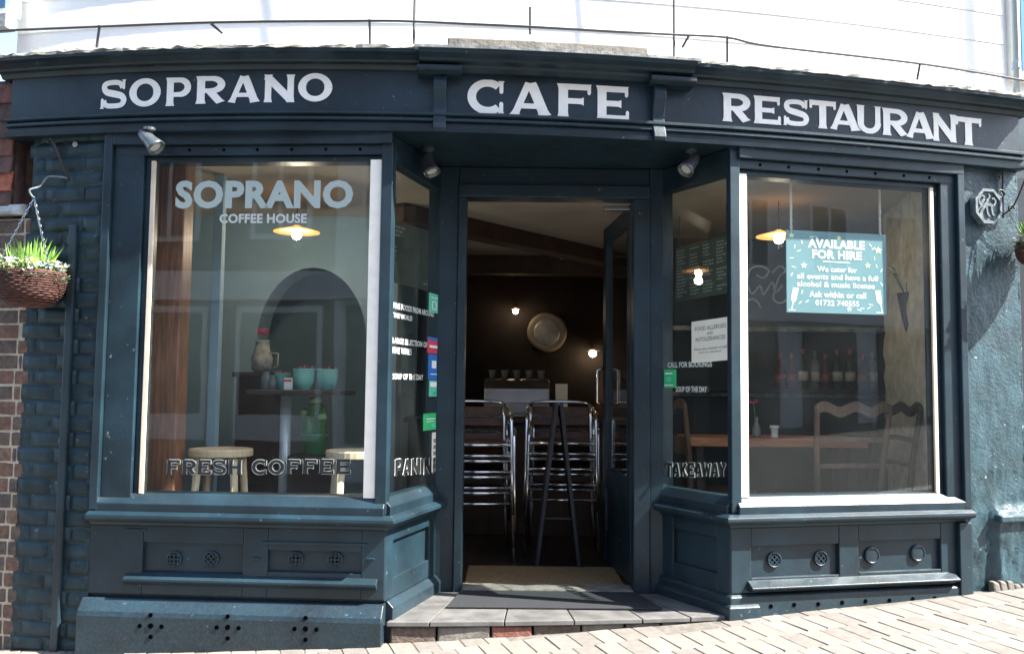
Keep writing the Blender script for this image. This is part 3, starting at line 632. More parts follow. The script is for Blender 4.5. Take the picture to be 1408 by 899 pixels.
while x < 1.0:
    wd = random.uniform(.17, .25); x2 = min(x + wd, 1.015)
    m = MB(); zt = Z_STEP - .024; j = lambda a=.006: random.uniform(-a, a)
    y0, y1 = fy(x) + .012, fy(x2) + .012; zb = min(ground_z(x), zt) - .06
    m.pts8([(x + .004, y0 + j(), zb), (x2 - .004, y1 + j(), zb), (x2 - .004, y1 + .11, zb), (x + .004, y0 + .11, zb), (x + .005 + j(.003), y0 + j(), zt + j(.003)), (x2 - .005, y1 + j(), zt + j(.003)), (x2 - .004, y1 + .11, zt), (x + .004, y0 + .11, zt)])
    m.build('stone_block', M['brick3'] if i == 2 else M[random.choice(['stone', 'brick2', 'stone'])], step, bevel=.008); x = x2; i += 1
m = MB(); m.prism([(-.56, 4.16), (1.045, 4.3), (.78, YD + .02), (-.37, YD + .02)], lambda p, k: Vector((p[0], p[1], -.05 if k == 0 else Z_STEP - .026))); m.build('step_core', M['stone'], step)
# door leaf, open inwards
DL = Frame((.668, 4.82), (.600, 5.62)); leaf = empty('door'); WL[leaf.name] = DL.P(0, 0, Z_STEP + .01); leaf.parent = cafe; leaf.location = WL[leaf.name] - WL[cafe.name]; leaf['label'] = 'glazed navy door standing open into the cafe'
zd0, zd1 = Z_STEP + .02, DZ - .005; T = .022
# local +d of this frame points to +X, so the seen face is at -d
m = MB(); m.fbox(DL, 0, .10, -T, T, zd0, zd1); m.build('stile', M['paint'], leaf, bevel=.004)
m = MB(); m.fbox(DL, DL.L - .10, DL.L, -T, T, zd0, zd1); m.build('stile', M['paint'], leaf, bevel=.004)
m = MB(); m.fbox(DL, .1002, DL.L - .1002, -T + .002, T - .002, zd1 - .10, zd1); m.build('rail', M['paint'], leaf, bevel=.004)
m = MB(); m.fbox(DL, .1002, DL.L - .1002, -T + .002, T - .002, .60, .72); m.build('rail', M['paint'], leaf, bevel=.004)
m = MB(); m.fbox(DL, .1002, DL.L - .1002, -T + .002, T - .002, zd0, zd0 + .18); m.build('rail', M['paint'], leaf, bevel=.004)
m = MB(); m.fbox(DL, .1, DL.L - .1, -.009, .009, zd0 + .17, .61); m.build('panel', M['paint'], leaf)
m = MB(); m.fbox(DL, .1, DL.L - .1, -.003, .003, .71, zd1 - .09); m.build('pane', M['glass'], leaf)
m = MB(); m.tube([DL.P(DL.L - .05, -T, 1.10), DL.P(DL.L - .05, -T - .045, 1.12), DL.P(DL.L - .05, -T - .045, 1.32), DL.P(DL.L - .05, -T, 1.34)], .009); m.build('handle', M['chrome'], leaf, smooth=True)
m = MB(); m.box(.50, .655, YD + .125, YD + .165, DZ - .035, DZ - .012); m.build('door_closer', M['steel'], leaf, bevel=.004)

# --- brick wall beside the coffee window
X0 = -3.05; WF = Frame((X0, F(-1.95) + .205 * (-1.95 - X0)), (-1.952, F(-1.952)))
bw = empty('brick_pier'); WL[bw.name] = WF.P(WF.L / 2, 0, 0); bw.parent = cafe; bw.location = WL[bw.name] - WL[cafe.name]; bw['label'] = 'navy painted brick pier beside the coffee window'
s_paint = WF.hit(31, 560)[0]
m = MB(); m.fbox(WF, s_paint - .01, WF.L, -.22, -.0035, -.3, Z_FB + .2); m.build('mortar_bed', M['paint_wall'], bw)
def brick_mesh(w_, h_, seed, rnd=.0022, dp=.012, edge_d=.0035):
    rg = random.Random(seed); nx, nz = 5, 3; vs_ = []; fs = []
    for iz in range(nz + 1):
        for ix in range(nx + 1):
            u = ix / nx; v = iz / nz
            eu = u in (0, 1); ev = v in (0, 1)
            d = rg.uniform(-rnd, rnd) - (edge_d if (eu or ev) else 0) - (edge_d * .7 if (eu and ev) else 0)
            vs_.append(((u - .5) * w_ + (rg.uniform(-1, 1) * .003 if not eu else 0), -d, v * h_ + rg.uniform(-1, 1) * .002))
    for iz in range(nz):
        for ix in range(nx):
            a = iz * (nx + 1) + ix; fs.append((a, a + 1, a + nx + 2, a + nx + 1))
    edge = [i for i in range(nx + 1)] + [iz * (nx + 1) + nx for iz in range(1, nz + 1)] + [nz * (nx + 1) + ix for ix in range(nx - 1, -1, -1)] + [iz * (nx + 1) for iz in range(nz - 1, 0, -1)]
    b = len(vs_); vs_ += [(vs_[i][0], dp + .014, vs_[i][2]) for i in edge]
    for k in range(len(edge)): fs.append((edge[k], b + k, b + (k + 1) % len(edge), edge[(k + 1) % len(edge)]))
    me = bpy.data.meshes.new('brick'); me.from_pydata(vs_, [], fs); me.polygons.foreach_set('use_smooth', [edge_d < .0025] * len(me.polygons)); me.update(); return me
CH = .0735; bm_cache = {}
ang = math.atan2(WF.t.y, WF.t.x)
def put_brick(par, s0, s1, z, mt, seed):
    w_ = round(s1 - s0 - (.006 if mt is M['paint_wall'] else .012), 3); key = (w_, seed % 4, mt.name)
    if key not in bm_cache:
        me = brick_mesh(w_, CH - (.006 if mt is M['paint_wall'] else .012), seed, rnd=.0016 if mt is M['paint_wall'] else .0008, edge_d=.0020 if mt is M['paint_wall'] else .003); me.materials.append(mt); bm_cache[key] = me
    o = bpy.data.objects.new('brick', bm_cache[key]); COL.objects.link(o)
    p = WF.P((s0 + s1) / 2, random.uniform(-.002, .002), z); place(o, p, par); o.rotation_euler = (0, 0, ang + random.uniform(-.006, .006)); return o
nb = tag(empty('neighbouring_house', WF.P(0, -.1, 0)), 'brick and tile-hung house next to the navy brick pier', 'house')
m = MB(); m.fbox(WF, -1.2, s_paint - .012, -.22, -.0065, -.4, 2.0); m.build('wall', M['mortar'], nb)
nwall = nb.children[0]
k = 0; z = -.20
z_lead = WF.hit(8, 296)[1]
while z < Z_FB - .01:
    row = k % 2; edges = []
    if row: L_ = .112; s = WF.L + .0 - .03
    else: L_ = .222; s = WF.L + .0
    es = [WF.L - .004]
    while es[-1] > -.6:
        step_ = (.222 if (not row or len(es) % 2 == 0) else .110) * random.uniform(.94, 1.05)
        es.append(es[-1] - step_)
    sp = s_paint + random.uniform(-.022, .022) + (.012 if row else -.012)
    for i in range(len(es) - 1):
        s1, s0 = es[i], es[i + 1]
        p0, u1 = max(s0, sp), min(s1, sp)
        if s1 - p0 > .022 and z > -.16: put_brick(bw, p0, s1, z, M['paint_wall'], random.randint(0, 99))
        if u1 - s0 > .022 and s1 > -.25 and z + CH < z_lead:
            put_brick(nwall, s0, u1, z, M['brick%d' % random.choice([1, 2, 2, 2, 4, 5, 5, 1])], random.randint(0, 99))
    z += CH; k += 1
# tile hanging above the lead
m = MB(); m.fbox(WF, -1.2, WF.hit(20, 200)[0] - .004, -.22, -.02, 2.0, 2.70); th = m.build('tile_hanging', M['rtile2'], nb)
m = MB(); m.prism([(-.03, z_lead), (.035, z_lead - .005), (.038, z_lead + .012), (.01, z_lead + .05), (-.03, z_lead + .055)], lambda p, k: WF.P(-1.2 if k == 0 else WF.hit(33, 290)[0], p[0], p[1])); m.build('lead_flashing', M['lead'], nb, bevel=.003)
z = z_lead + .03; k = 0; send = WF.hit(19, 200)[0]
while z < 2.60:
    s = send + (0 if k % 2 else 0)
    first = True
    while s > -.05:
        wd = (.165 if not (first and k % 2) else .085); first = False
        m = MB(); j = random.uniform(-.002, .002)
        m.prism([(-.012, z + .10), (.004 + j, z), (.016 + j, z + .001), (.002, z + .10)], lambda p, q: WF.P(s - wd + .003 if q == 0 else s, p[0], p[1])); m.build('tile', M['rtile%d' % random.choice([0, 1, 2, 2, 1, 3])], th, bevel=.002)
        s -= wd
    z += .088; k += 1
# bit of the neighbour's upper window
m = MB(); m.fbox(WF, -1.0, WF.hit(19, 30)[0], -.02, .05, WF.hit(5, 44)[1], WF.hit(5, 24)[1]); m.build('window_sill', M['lead'], nb, bevel=.005)
m = MB(); m.fbox(WF, -1.0, WF.hit(19, 10)[0], -.05, .02, WF.hit(5, 24)[1] + .002, 3.9); nwf = m.build('window', M['sash'], nb, bevel=.004)
m = MB(); m.fbox(WF, -.95, WF.hit(12, 8)[0], .0205, .024, WF.hit(5, 14)[1], 3.85); m.build('pane', M['blue_glass'], nwf)
# painted conduit on the pier
s, _ = WF.hit(91, 590); zt = WF.hit(98, 310)[1]
m = MB(); m.fbox(WF, s - .020, s + .020, -.005, .022, ground_z(-2.2) - .02, zt); m.build('conduit', M['paint'], bw, bevel=.006)

# --- rendered pier at the other end
PF = Frame((D[0] - .01, F(D[0] - .01)), (XR, F(XR)))
rg = random.Random(11); m = MB(); nz, nx = 70, 22; fs = []; vs_ = []
zt, zb = Z_FB + .02, -.05
for i in range(nz + 1):
    for k in range(nx + 1):
        zz = zb + (zt - zb) * i / nz; s = PF.L * k / nx
        amp = .009 if zz < .62 else .003 if zz > .8 else .006
        d = -.012 + rg.uniform(-amp, amp) * (0 if k in (0,) else 1)
        if s > .17 and zz < .60: d += .035
        vs_.append(PF.P(s, d, zz))
for i in range(nz):
    for k in range(nx): a = i * (nx + 1) + k; fs.append((a, a + 1, a + nx + 2, a + nx + 1))
m.add(vs_, fs); b0 = PF
pier = m.build('rendered_pier', M['paint_render'], cafe, smooth=True); pier['label'] = 'navy painted rendered pier with the octagonal plaque'
m = MB(); m.fbox(PF, 0, PF.L, -.25, -.03, -.1, zt); m.fbox(PF, PF.L - .004, PF.L + .004, -.25, -.012, -.1, zt); m.build('pier_core', M['paint_render'], pier)
m = MB(); m.fbox(PF, PF.hit(1366, 710)[0], PF.L + .01, -.03, .052, PF.hit(1390, 716)[1], PF.hit(1390, 706)[1]); m.build('offset_stone', M['paint_render'], pier, bevel=.008)
for i in range(7):
    s = .12 + i * .045; m = MB(); zz = ground_z(PF.P(s, 0, 0).x); h = random.uniform(.02, .05)
    m.pts8([PF.P(s, .05, zz - .03), PF.P(s + .042, .055, zz - .03), PF.P(s + .042, 0, zz - .03), PF.P(s, 0, zz - .03), PF.P(s + .004, .035, zz + h), PF.P(s + .038, .04, zz + h * .8), PF.P(s + .04, 0, zz + h), PF.P(s, 0, zz + h)]); m.build('footing_stone', M['stone'], pier, bevel=.008)
# neighbour at the far right: dark wall stepping back, with its downpipe
nr = tag(empty('side_building', (3.3, F(3.2), .1)), 'dark fronted building beyond the rendered pier', 'building')
NF = Frame((XR + .03, F(XR) + .10), (XR + 1.6, F(XR) + .62))
m = MB(); m.fbox(NF, 0, NF.L, -.2, 0, -.1, 2.75); m.build('wall', M['paint'], nr)
m = MB(); m.fbox(NF, -.03, NF.L, -.2, -.02, 2.7505, 5.2); m.build('upper_wall', M['white'], nr)
m = MB(); m.fbox(NF, .0, .8, -.02, .03, 2.93, 3.9); wn = m.build('window', M['sash'], nr, bevel=.004)
m = MB(); m.fbox(NF, .05, .75, .0305, .034, 2.98, 3.85); m.build('pane', M['blue_glass'], wn)

# ================================================================== INTERIOR
ZC = 2.36
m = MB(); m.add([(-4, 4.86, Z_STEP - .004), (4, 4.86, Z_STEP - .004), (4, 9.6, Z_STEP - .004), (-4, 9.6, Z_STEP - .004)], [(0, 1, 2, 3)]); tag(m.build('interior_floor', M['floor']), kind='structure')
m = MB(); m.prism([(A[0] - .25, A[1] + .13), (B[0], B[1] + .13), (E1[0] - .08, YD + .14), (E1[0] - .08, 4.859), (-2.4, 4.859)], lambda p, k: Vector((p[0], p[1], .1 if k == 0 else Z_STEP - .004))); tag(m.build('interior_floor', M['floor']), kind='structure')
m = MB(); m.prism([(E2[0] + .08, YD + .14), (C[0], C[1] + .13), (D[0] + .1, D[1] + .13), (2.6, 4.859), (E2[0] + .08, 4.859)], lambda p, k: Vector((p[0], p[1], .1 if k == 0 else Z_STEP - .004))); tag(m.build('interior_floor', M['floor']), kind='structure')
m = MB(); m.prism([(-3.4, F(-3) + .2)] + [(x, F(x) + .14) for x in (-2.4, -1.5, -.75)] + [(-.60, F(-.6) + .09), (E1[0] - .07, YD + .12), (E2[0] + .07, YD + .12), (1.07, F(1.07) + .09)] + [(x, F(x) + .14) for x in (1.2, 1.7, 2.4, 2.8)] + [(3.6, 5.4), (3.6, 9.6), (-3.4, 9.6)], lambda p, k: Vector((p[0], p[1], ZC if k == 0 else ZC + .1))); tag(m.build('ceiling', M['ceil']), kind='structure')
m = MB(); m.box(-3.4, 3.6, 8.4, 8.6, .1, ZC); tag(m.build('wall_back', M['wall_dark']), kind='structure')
# slate blue partition with an arched opening behind the coffee window
YP = 6.0
ax0, ax1 = at(352, 500, YP).x, at(503, 500, YP).x; acx = (ax0 + ax1) / 2; arx = (ax1 - ax0) / 2; zs = at(430, 470, YP).z; azt = at(430, 368, YP).z
xe = -.78
pts = [(-3.0, .1), (ax0, .1), (ax0, zs)] + [(acx - arx * math.cos(R(a)), zs + (azt - zs) * math.sin(R(a))) for a in range(10, 180, 10)] + [(ax1, zs), (ax1, .1), (xe, .1), (xe, ZC), (-3.0, ZC)]
m = MB(); m.prism(pts, lambda p, k: Vector((p[0], YP if k == 0 else YP + .28, p[1]))); part = tag(m.build('wall_partition', M['wall_teal']), kind='structure')
m = MB(); m.box(-2.7, -2.5, 4.6, 8.4, .1, ZC); tag(m.build('wall_left', M['wall_teal']), kind='structure')
m = MB(); m.box(-2.5, -.78, 7.2, 7.3, .1, ZC); tag(m.build('wall_store', M['wall_teal']), kind='structure')
# right hand side: pale rough plaster return, then dark slate back wall
m = MB(); rg = random.Random(5); vs_ = []; fs = []
for i in range(31):
    for k in range(21):
        y = 4.66 + (5.75 - 4.66) * k / 20; x = 2.235 + (y - 4.66) * .17 + rg.uniform(-.012, .012); vs_.append((x, y, .1 + (ZC - .1) * i / 30))
for i in range(30):
    for k in range(20): a = i * 21 + k; fs.append((a, a + 21, a + 22, a + 1))
m.add(vs_, fs); tag(m.build('wall_plaster', M['plaster'], smooth=True), kind='structure')
m = MB(); m.box(2.44, 2.9, 4.7, 5.75, .1, ZC); m.box(3.1, 3.3, 5.75, 8.4, .1, ZC); tag(m.build('wall_right', M['wall_slate']), kind='structure')
YR = 6.7
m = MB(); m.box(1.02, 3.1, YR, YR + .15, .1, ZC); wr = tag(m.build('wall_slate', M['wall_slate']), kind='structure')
m = MB(); m.box(1.02, 3.09, YR - .022, YR - .0005, .1, 1.16); m.build('dado', M['wall_slate'], wr); m = MB(); m.box(1.02, 3.09, YR - .05, YR - .0225, 1.1605, 1.19); m.build('dado_rail', M['lead'], wr)
# chalk script flourish on the slate wall
m = MB(); 
cp = lambda x, y: (at(x, y, YR - .004))
fl_ = lambda u, v, k: Vector((u, YR - k, v))
for P in ([(1010, 404), (1026, 392), (1034, 404), (1045, 393), (1050, 405), (1062, 388), (1066, 402), (1076, 392)], [(1028, 384), (1032, 370), (1045, 366), (1057, 372), (1050, 382), (1040, 378)], [(1062, 375), (1072, 366), (1080, 372), (1072, 380), (1066, 396), (1064, 412), (1076, 416), (1088, 404)], [(1024, 416), (1034, 411), (1042, 416), (1046, 424)]):
    q = [cp(*p) for p in P]; ribbon(m, [(v.x, v.y) for v in catmull([(a.x, a.z, 0) for a in q], 6)], .012, fl_, .001, .005)
m.build('chalk_script', M['chalk'], wr)
# ceiling beams and the small white lamp box
def beam(a, b, wdt, z0, nm='ceiling_beam', lab=None):
    f_ = Frame(a, b); m = MB(); m.fbox(f_, 0, f_.L, -wdt / 2, wdt / 2, z0, ZC - .001); return tag(m.build(nm, M['beam'], bevel=.01), lab, 'beam')
p0, p1 = at(600, 292, 5.75), at(838, 347, 7.6)
beam((-.75, 5.55), (.95, 7.60), .16, ZC - .12, lab='dark beam crossing the cafe ceiling at an angle over the chairs')
beam((-.78, 7.75), (3.0, 7.75), .18, ZC - .16, lab='dark beam along the back of the cafe ceiling')
p = at(782, 352, 7.6); m = MB(); m.box(p.x - .075, p.x + .075, 7.60, 7.655, p.z - .022, p.z + .022); tag(m.build('emergency_light', M['candle'], bevel=.006), 'small white box light fixed to the dark rear beam', 'light')

# --- bar counter, coffee machine, disc, lamps
ct = tag(empty('bar_counter', (.3, 6.75, Z_STEP)), 'dark bar counter at the back of the cafe', 'counter')
m = MB(); m.box(-.75, .98, 6.5, 7.0, Z_STEP - .003, .95); m.build('front', M['wood_dark'], ct, bevel=.005)
m = MB(); m.box(-.78, 1.0, 6.46, 7.04, .9505, .985); m.build('worktop', M['wood_dark'], ct, bevel=.006)
for i in range(9):
    m = MB(); m.box(-.74 + i * .19, -.74 + i * .19 + .015, 6.488, 6.4995, Z_STEP, .945); m.build('batten', M['wood_dark'], ct)
cmx0, cmx1 = at(665, 545, 6.55).x, at(756, 545, 6.55).x
cm = tag(empty('coffee_machine', ((cmx0 + cmx1) / 2, 6.7, .985)), 'rounded stainless steel machine standing on the bar counter', 'coffee machine')
m = MB(); m.prism([(6.53, .987), (6.53, 1.10), (6.545, 1.20), (6.60, 1.262), (6.70, 1.275), (6.88, 1.27), (6.9, .987)], lambda p, k: Vector((cmx0 if k == 0 else cmx1, p[0], p[1]))); m.build('body', M['steel'], cm, bevel=.012, seg=3)
m = MB(); m.box(cmx0 + .04, cmx1 - .04, 6.515, 6.529, 1.02, 1.10); m.build('front_plate', M['steel'], cm, bevel=.004)
for i in range(5):
    m = MB(); m.lathe([(.020, 0), (.032, .06), (.034, .062), (.030, .06), (.018, .004)], (cmx0 + .06 + i * .092, 6.70, 1.277), 12); tag(m.build('cup', M['bottle_c'], smooth=True), 'small grey cup on top of the steel machine', 'cup', 'cups on the coffee machine')
p = at(752, 457, 8.38); n3 = Vector((0, -1, 0)); dsk = tag(empty('wall_disc', (p.x, 8.38, p.z)), 'round aged silver wall disc with dull rim on the dark rear wall', 'wall ornament')
m = MB(); m.lathe([(.150, 0), (.150, .02), (.10, .032), (0, .036)], p, 36, n3); m.build('face', M['disc'], dsk, smooth=True)
m = MB(); m.lathe([(.150, .0), (.186, .0), (.188, .02), (.170, .034), (.150, .026)], p, 36, n3); m.build('rim', M['brass'], dsk, smooth=True)
def wall_lamp(px_, py_, Y, lab, r=.035, e=None):
    p = at(px_, py_, Y); l_ = tag(empty('wall_lamp', p), lab, 'lamp')
    MB().lathe([(.002, -r), (r * .8, -r * .6), (r, 0), (r * .8, r * .6), (.002, r)], p, 14).build('bulb', M['bulb'], l_, smooth=True)
    MB().lathe([(r * .5, r * .9), (r * 1.7, r * .7), (r * 1.8, r * .78), (r * .5, r * 1.5)], p, 16).build('lamp_shade', M['brass'], l_, smooth=True)
    MB().tube([p + Vector((0, 0, r)), p + Vector((0, .03, r * 2)), p + Vector((0, 8.4 - p.y, r * 2))], .008).build('arm', M['iron'], l_)
wall_lamp(815, 486, 8.25, 'lit wall lamp on the rear wall beside the open door edge')
wall_lamp(709, 428, 8.25, 'small lit lamp on the rear wall above the steel machine', .026)
wall_lamp(944, 488, 8.25, 'lit wall lamp on the rear wall behind the allergy notice window', .035)
for px_, py_ in ((815, 480), (709, 420), (944, 482)):
    p = at(px_, py_, 8.18); L_ = bpy.data.lights.new('lamp_light', 'POINT'); L_.energy = .05; L_.color = (1, .42, .16); L_.shadow_soft_size = .04; o = bpy.data.objects.new('lamp_light', L_); COL.objects.link(o); o.location = p
p = at(772, 536, 6.6); m = MB(); m.box(p.x - .045, p.x + .045, 6.59, 6.61, .986, p.z + .045); tag(m.build('menu_card', M['paper'], bevel=.002), 'small cream card standing on the bar counter', 'card')
p = at(822, 528, 6.9); m = MB(); m.lathe([(.05, 0), (.055, .18), (.03, .27), (.022, .36), (.024, .38)], (p.x + .02, 6.75, .985), 14); tag(m.build('jug', M['wood_red'], smooth=True), 'tall brown jug standing on the bar counter near the door', 'jug')
def pendant(px_, py_, Y, lab, en=.4):
    p = at(px_, py_, Y); l_ = tag(empty('pendant_lamp', p), lab, 'lamp')
    MB().lathe([(.012, .045), (.030, .035), (.135, .006), (.137, .002), (.03, .024), (.012, .03)], p, 28).build('lamp_shade', M['shade'], l_, smooth=True)
    MB().lathe([(.002, -.042), (.022, -.034), (.031, -.012), (.024, .012), (.012, .026)], p, 32).build('bulb', M['bulb'], l_, smooth=True)
    MB().tube([p + Vector((0, 0, .04)), Vector((p.x, p.y, ZC))], .003, 6).build('flex', M['black'], l_)
    L_ = bpy.data.lights.new('lamp_light', 'POINT'); L_.energy = en; L_.color = (1, .84, .64); L_.shadow_soft_size = .03; o = bpy.data.objects.new('lamp_light', L_); COL.objects.link(o); o.location = p + Vector((0, 0, -.07))
pendant(408, 320, 5.25, 'lit pendant lamp with flat copper disc shade above the mint pots', 2.2)
pendant(1071, 326, 5.35, 'lit pendant lamp with flat copper disc shade behind the hire sign')

# --- stacked aluminium chairs
def make_chair():
    c = tag(empty('cafe_chair'), 'x', 'chair')
    for sx in (-1, 1):
        MB().tube([(sx * .235, -.20, 0), (sx * .225, -.195, .25), (sx * .220, -.19, .565), (sx * .222, -.16, .605)], .0115, 8).build('leg', M['alu'], c, smooth=True)
        MB().tube([(sx * .225, .24, 0), (sx * .205, .20, .25), (sx * .205, .20, .44), (sx * .205, .23, .58), (sx * .20, .26, .665)], .0115, 8).build('leg', M['alu'], c, smooth=True)
    MB().tube(catmull([(-.222, -.16, .605), (-.225, .0, .612), (-.220, .18, .640), (-.17, .265, .672), (0, .285, .680), (.17, .265, .672), (.220, .18, .640), (.225, 0, .612), (.222, -.16, .605)], 5), .0115, 8).build('arm_rail', M['alu'], c, smooth=True)
    f_ = MB(); q = [(-.205, -.19, .42), (.205, -.19, .42), (.195, .20, .41), (-.195, .20, .41)]
    for i in range(4): f_.tube([q[i], q[(i + 1) % 4]], .011, 8)
    f_.build('seat_frame', M['alu'], c, smooth=True)
    MB().tube([(-.215, -.192, .355), (.215, -.192, .355)], .009, 8).build('front_rail', M['alu'], c, smooth=True)
    for i in range(5): MB().box(-.19, .19, -.175 + i * .075, -.115 + i * .075, .424, .436).build('seat_slat', M['slat'], c, bevel=.003)
    for z_ in (.52, .59):
        MB().pts8([(-.19, .222 + (z_ - .56) * .3, z_), (.19, .222 + (z_ - .56) * .3, z_), (.19, .240 + (z_ - .56) * .3, z_), (-.19, .24 + (z_ - .56) * .3, z_),
                   (-.19, .236 + (z_ - .56) * .3, z_ + .055), (.19, .236 + (z_ - .56) * .3, z_ + .055), (.19, .254 + (z_ - .56) * .3, z_ + .055), (-.19, .254 + (z_ - .56) * .3, z_ + .055)]).build('back_slat', M['slat'], c, bevel=.003)
    return c
ch0 = make_chair(); first = True
ordn = ['bottom chair', 'second chair up', 'third chair up', 'top chair']
for (px_, yy, rot, where) in ((655, 5.66, 4, 'beside the door jamb'), (777, 5.90, -3, 'behind the black A-board')):
    X = (px_ - 704) / FPX * (yy - .2)
    for i in range(4):
        o = ch0 if first else copy_tree(ch0); first = False
        o.location = (X + (-.004 if i % 2 else .003) * i, yy - .012 * i, Z_STEP - .003 + .098 * i); o.rotation_euler = (0, 0, R(rot + random.uniform(-1, 1)))
        o['label'] = '%s of the aluminium chair stack %s' % (ordn[i], where); o['group'] = 'stacked aluminium chairs'
# --- A-board
ab = tag(empty('a_board', (.28, 5.5, Z_STEP)), 'folded-out black A-board standing edge on inside the doorway', 'a-board')
pt, pl, pr = at(769, 546, 5.32), at(738, 768, 5.32), at(797, 768, 5.32)
for sgn, q in ((-1, pl), (1, pr)):
    dx = q.x - pt.x; zt = 1.12
    m = MB(); y0, y1 = 5.32, 5.60
    xt = pt.x + sgn * .012; xb = pt.x + sgn * abs(dx); th = .011
    m.pts8([(xb - th, y0, Z_STEP - .003), (xb + th, y0, Z_STEP - .003), (xb + th, y1, Z_STEP - .003), (xb - th, y1, Z_STEP - .003), (xt - th, y0, zt), (xt + th, y0, zt), (xt + th, y1, zt), (xt - th, y1, zt)])
    m.build('board', M['aboard'], ab, bevel=.003)
m = MB(); m.tube([(pt.x, 5.33, 1.115), (pt.x, 5.59, 1.115)], .010); m.build('hinge', M['steel'], ab)
m = MB(); m.box(pt.x - .09, pt.x + .09, 5.40, 5.412, .42, .43); m.build('stay', M['iron'], ab)

# --- mats
m = MB(); q = [at(628, 826, 4.4), at(912, 822, 4.4)]
m.pts8([(-.30, 4.335, Z_STEP + .003), (.74, 4.345, Z_STEP + .003), (.66, YD - .04, Z_STEP + .003), (-.25, YD - .04, Z_STEP + .003), (-.30, 4.335, Z_STEP + .012), (.74, 4.345, Z_STEP + .012), (.66, YD - .04, Z_STEP + .012), (-.25, YD - .04, Z_STEP + .012)])
tag(m.build('door_mat', M['rubber'], bevel=.003), 'black rubber mat lying on the porch step', 'mat')
m = MB(); m.box(-.24, .62, YD + .13, YD + .62, Z_STEP - .002, Z_STEP + .010); tag(m.build('door_mat', M['coir'], bevel=.003), 'brown coir mat just inside the open door', 'mat')

# --- coffee window display
def stool():
    s_ = tag(empty('bar_stool'), 'x', 'stool', 'pale wooden stools in the coffee window')
    MB().lathe([(.150, .695), (.160, .700), (.160, .728), (.154, .735), (0, .735)], n=32).build('seat', M['wood_pale'], s_, smooth=False)
    for a in (40, 140, 220, 320):
        c_, d_ = math.cos(R(a)), math.sin(R(a)); MB().tube([(c_ * .175, d_ * .175, 0), (c_ * .115, d_ * .115, .70)], [.017, .021], 8).build('leg', M['wood_pale'], s_, smooth=True)
    for z_, r_ in ((.25, .155), (.40, .143)):
        for a, b in ((40, 140), (220, 320)): MB().tube([(math.cos(R(a)) * r_, math.sin(R(a)) * r_, z_), (math.cos(R(b)) * r_, math.sin(R(b)) * r_, z_)], .009, 6).build('stretcher', M['wood_pale'], s_)
    return s_
st = stool(); st2 = copy_tree(st)
ys = 4.62; st.location = (at(304, 622, ys).x, ys, Z_STEP - .004); st['label'] = 'pale wooden stool with a round seat beside the timber post'
st2.location = (at(491, 622, ys).x, ys, Z_STEP - .004); st2['label'] = 'pale wooden stool beside the cactus and the white sash'; st2.rotation_euler = (0, 0, R(20))
yt = 4.95
tb = tag(empty('poseur_table', (at(392, 600, yt).x, yt, Z_STEP - .004)), 'dark topped table on a chrome column carrying the mint pots', 'table')
c0 = WL[tb.name]
zt = at(392, 536, yt).z
MB().lathe([(.030, .03), (.030, zt - Z_STEP - .028)], c0, 16).build('column', M['satin'], tb, smooth=True)
MB().lathe([(.20, 0), (.20, .012), (.05, .03), (.03, .034)], c0, 28).build('base', M['chrome'], tb, smooth=True)
xa, xb = at(350, 536, yt).x, at(476, 536, yt).x
MB().box(xa, xb, yt - .16, yt + .30, zt - .026, zt).build('table_top', M['wood_dark'], tb, bevel=.004)
def rosette(mb, c, r, n, rng, up=.5):
    for i in range(n):
        a = rng.uniform(0, 2 * math.pi); e = rng.uniform(.1, 1.2) * up + .15; l = r * rng.uniform(.6, 1.1)
        d = Vector((math.cos(a) * math.cos(e), math.sin(a) * math.cos(e), math.sin(e))); s_ = d.cross(Vector((0, 0, 1))).normalized() * l * .22; k = len(mb.v)
        mb.add([c, c + d * l * .5 + s_, c + d * l, c + d * l * .5 - s_, c + d * l * .5 + Vector((0, 0, l * .12))], [(0, 1, 4), (1, 2, 4), (2, 3, 4), (3, 0, 4)])
rg = random.Random(21)
for px_, sc, leafm, lab, dy in ((418, 1.0, 'pink_leaf', 'mint pot of pink succulents on the dark table', -.02), (450, 1.0, 'red_leaf', 'mint pot of russet succulents on the dark table', .02), (389, .78, 'red_leaf', 'smaller mint pot behind the white card on the dark table', .08)):
    Y = yt + dy; X = at(px_, 520, Y).x; pp = tag(empty('plant_pot', (X, Y, zt + .001)), lab, 'plant pot'); c = WL[pp.name]
    MB().lathe([(.036 * sc, 0), (.040 * sc, .004), (.056 * sc, .045 * sc), (.060 * sc, .085 * sc), (.058 * sc, .108 * sc), (.061 * sc, .112 * sc), (.061 * sc, .118 * sc), (.054 * sc, .118 * sc), (.050 * sc, .095 * sc)], c, 24).build('pot', M['mint'], pp, smooth=True)
    m = MB()
    for i in range(9): a = i * 2.4; rosette(m, c + Vector((math.cos(a) * .038 * sc * (i % 3) / 2, math.sin(a) * .038 * sc * (i % 3) / 2, .10 * sc)), .042 * sc, 12, rg, .9)
    m.build('succulents', M[leafm], pp)
p = at(397, 527, yt - .10); m = MB(); m.box(p.x - .022, p.x + .022, yt - .12, yt - .10, zt + .001, zt + .065); tb2 = tag(m.build('card', M['candle'], bevel=.002), 'small white card with red band standing before the mint pots', 'card')
m = MB(); m.box(p.x - .021, p.x + .021, yt - .1215, yt - .1205, zt + .045, zt + .058); m.build('red_band', M['st_red'], tb2)
